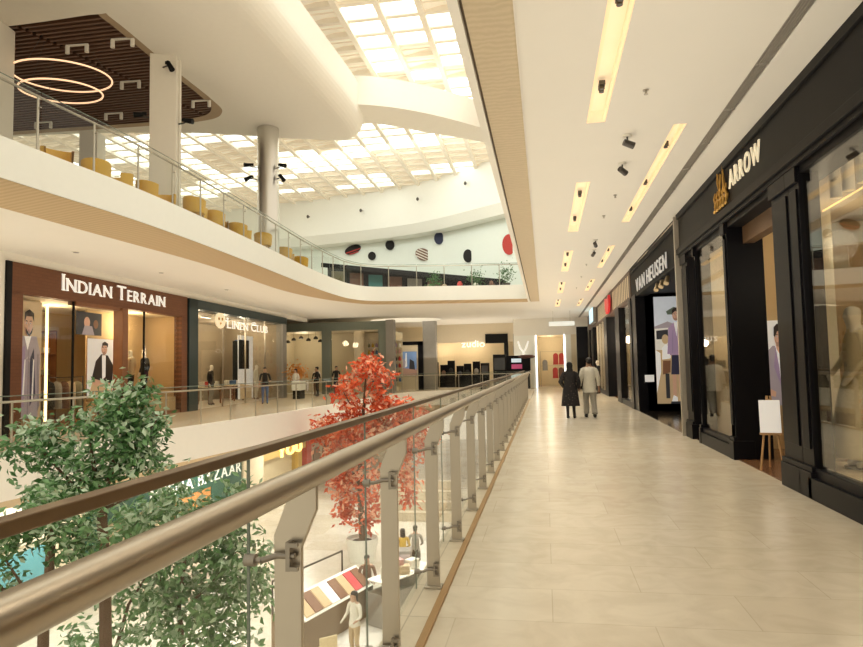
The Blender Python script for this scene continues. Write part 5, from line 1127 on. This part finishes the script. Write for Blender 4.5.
# kiosk with slanted picture counter
kc = (-6.1,17.4,ZL)
t = emp('kiosk', 'brown lower kiosk counter with white framed slanted picture panel', 'kiosk', kc, R(72))
MB().box(-1.5,1.5,-.45,.45,0,.95).build('cabinet', mat('kiosk_brown',(.22,.15,.09),.5), t, bevel=.02); MB().obox((0,-.35,1.15),(3.0,.05,.75),(R(-50),0,0)).build('panel_frame', whitec, t)
mb = MB(); mats = [P_['tan'],P_['brown'],P_['white'],P_['red']]
for i in range(8): 
    c = Vector((-1.25+i*.357,-.375-.0,1.17)); mb.obox(tuple(c),(.32,.05,.6),(R(-50),0,0),[0,1,0,2,1,0,3,1][i])
mb.build('picture_panel', mats, t)
MB().tube([(-1.5,.4,.95),(-1.5,.4,1.75),(1.5,.4,1.75),(1.5,.4,.95)], .03, 8).build('rail', dsteel, t, smooth=True); MB().box(-1.4,1.4,-.1,.35,.95,1.15).build('tray', steel, t)
t = emp('kiosk', 'grey lower display counter with glass top beside the brown kiosk', 'kiosk', (-4.2,18.9,ZL), R(60))
MB().box(-1.1,1.1,-.35,.35,0,.9).build('cabinet', greyp, t, bevel=.02); MB().box(-1.08,1.08,-.33,.33,.9,1.2).build('glass_case', glassf, t); MB().box(-1.1,1.1,-.36,.36,1.2,1.23).build('worktop', white, t)
for i, (x, y, c) in enumerate([(-4.5,18.3,'white'),(-4.15,18.75,'beige'),(-4.35,18.75,'pink'),(-4.0,19.3,'white')]):
    o = MB().box(-.17,.17,-.14,.14,0,[.28,.2,.36,.22][i]).box(-.175,.175,-.145,.145,[.28,.2,.36,.22][i],[.31,.23,.39,.25][i]).build('gift_box', cloths[c], bevel=.01, loc=(x,y,ZL+1.232), rz=R(20*i))
    setprops(o, f"{['first','second','third','fourth'][i]} boxed item from the left on the grey lower display counter", 'box', 'boxes on the lower counter')
t = emp('kiosk', 'dark lower kiosk tower standing behind the display counter', 'kiosk', (-4.6,20.2,ZL), R(10)); MB().box(-.4,.4,-.25,.25,0,1.5).build('cabinet', greyp, t, bevel=.02); MB().box(-.36,.36,-.27,-.25,.8,1.4).build('screen', mat('pale_screen',(.6,.5,.5),.3), t)
t = emp('stepped_bench', 'pale stepped seating block on the lower floor right of the red tree', 'bench', (-6.3,31,ZL)); 
mb = MB()
for i in range(4): mb.box(-2,2,-.8+i*.45,1.0,i*.4,(i+1)*.4)
mb.build('steps', kerbm, t, bevel=.01)
# yellow cushioned stool by the kiosk
t = emp('chair', 'pale yellow chair in front of the lower kiosk', 'chair', (-5.0,14.9,ZL), R(40)); MB().box(-.22,.22,-.22,.22,.42,.48).build('seat', cloths['cream'], t, bevel=.02); MB().box(-.22,.22,.18,.22,.48,.9).build('backrest', cloths['cream'], t, bevel=.02)
for sx in (-1,1):
    for sy in (-1,1): MB().cyl((sx*.18,sy*.18,0),(sx*.18,sy*.18,.42),.018,n=8).build('leg', wood, t)

# ------------------------------------------------------------------ light
wd = bpy.data.worlds.new('world'); SC.world = wd; wd.use_nodes = True
nt = wd.node_tree; bg = nt.nodes['Background']
tcw = nt.nodes.new('ShaderNodeTexCoord'); sp = nt.nodes.new('ShaderNodeSeparateXYZ'); rp = nt.nodes.new('ShaderNodeValToRGB')
nt.links.new(tcw.outputs['Generated'], sp.inputs[0]); nt.links.new(sp.outputs['Z'], rp.inputs[0])
rp.color_ramp.elements[0].color = (1,.86,.66,1); rp.color_ramp.elements[1].color = (1,.95,.86,1)
nt.links.new(rp.outputs[0], bg.inputs['Color']); bg.inputs['Strength'].default_value = 1.2
# lamps in the walkway slots and gallery ceiling, plus added fill lamps without fixtures
for a,b,c,d in slots:
    alight('slot_lamp', ((a+b)/2,(c+d)/2,ZC-.004), 8.5*(d-c), b-a, d-c, (1,.91,.75), spread=120)
alight('ceiling_fill', (1.2,22,2.0), 355, 3.0, 46, (1,.945,.84), (R(180),0,0))  # unseen lamp added to brighten the walkway ceiling from below
alight('ceiling_fill', (-11.8,24,2.0), 220, 2.2, 34, (1,.93,.80), (R(180),0,0))  # added fill under the left gallery ceiling
alight('ceiling_fill', (-5,47,2.2), 150, 8, 7, (1,.93,.80), (R(180),0,0))  # added fill under the far end ceiling
alight('atrium_fill', (-9,33,12.9), 900, 14, 4, (.97,1,.96), (R(48),0,R(-12)))  # unseen fill added to whiten the far wall and bulkhead
alight('atrium_fill', (-4.2,22,13.2), 520, 4, 26, (.99,1,.96), spread=75)  # unseen fill added down the atrium to light the slab edges
for x,y in ((-11.8,18),(-11.8,25),(-11.8,32),(-8,47.5),(-3.5,47.5),(-13,38)): alight('gallery_lamp', (x,y,4.72), 22, .25, .25, (1,.90,.74), spread=110)
for x,y in ((-7,13),(-4.5,19),(-7,29),(-7,37),(-12.6,16),(-12.6,24),(-12.6,32)): alight('lower_fill', (x,y,-1.55 if x < -12 else -1.0), 170 if x < -12 else 220, 1.5, 2.5, (1,.96,.89))  # lamps without fixtures, added to brighten the lower floor
SC.view_settings.view_transform = 'Standard'; SC.view_settings.look = 'None'; SC.view_settings.exposure = 0.0; SC.view_settings.gamma = 1.0
SC.cycles.use_denoising = True
SC.cycles.max_bounces = 9; SC.cycles.diffuse_bounces = 4; SC.cycles.glossy_bounces = 4; SC.cycles.transparent_max_bounces = 32; SC.cycles.transmission_bounces = 4
SC.cycles.sample_clamp_indirect = 6; SC.cycles.caustics_reflective = False; SC.cycles.caustics_refractive = False
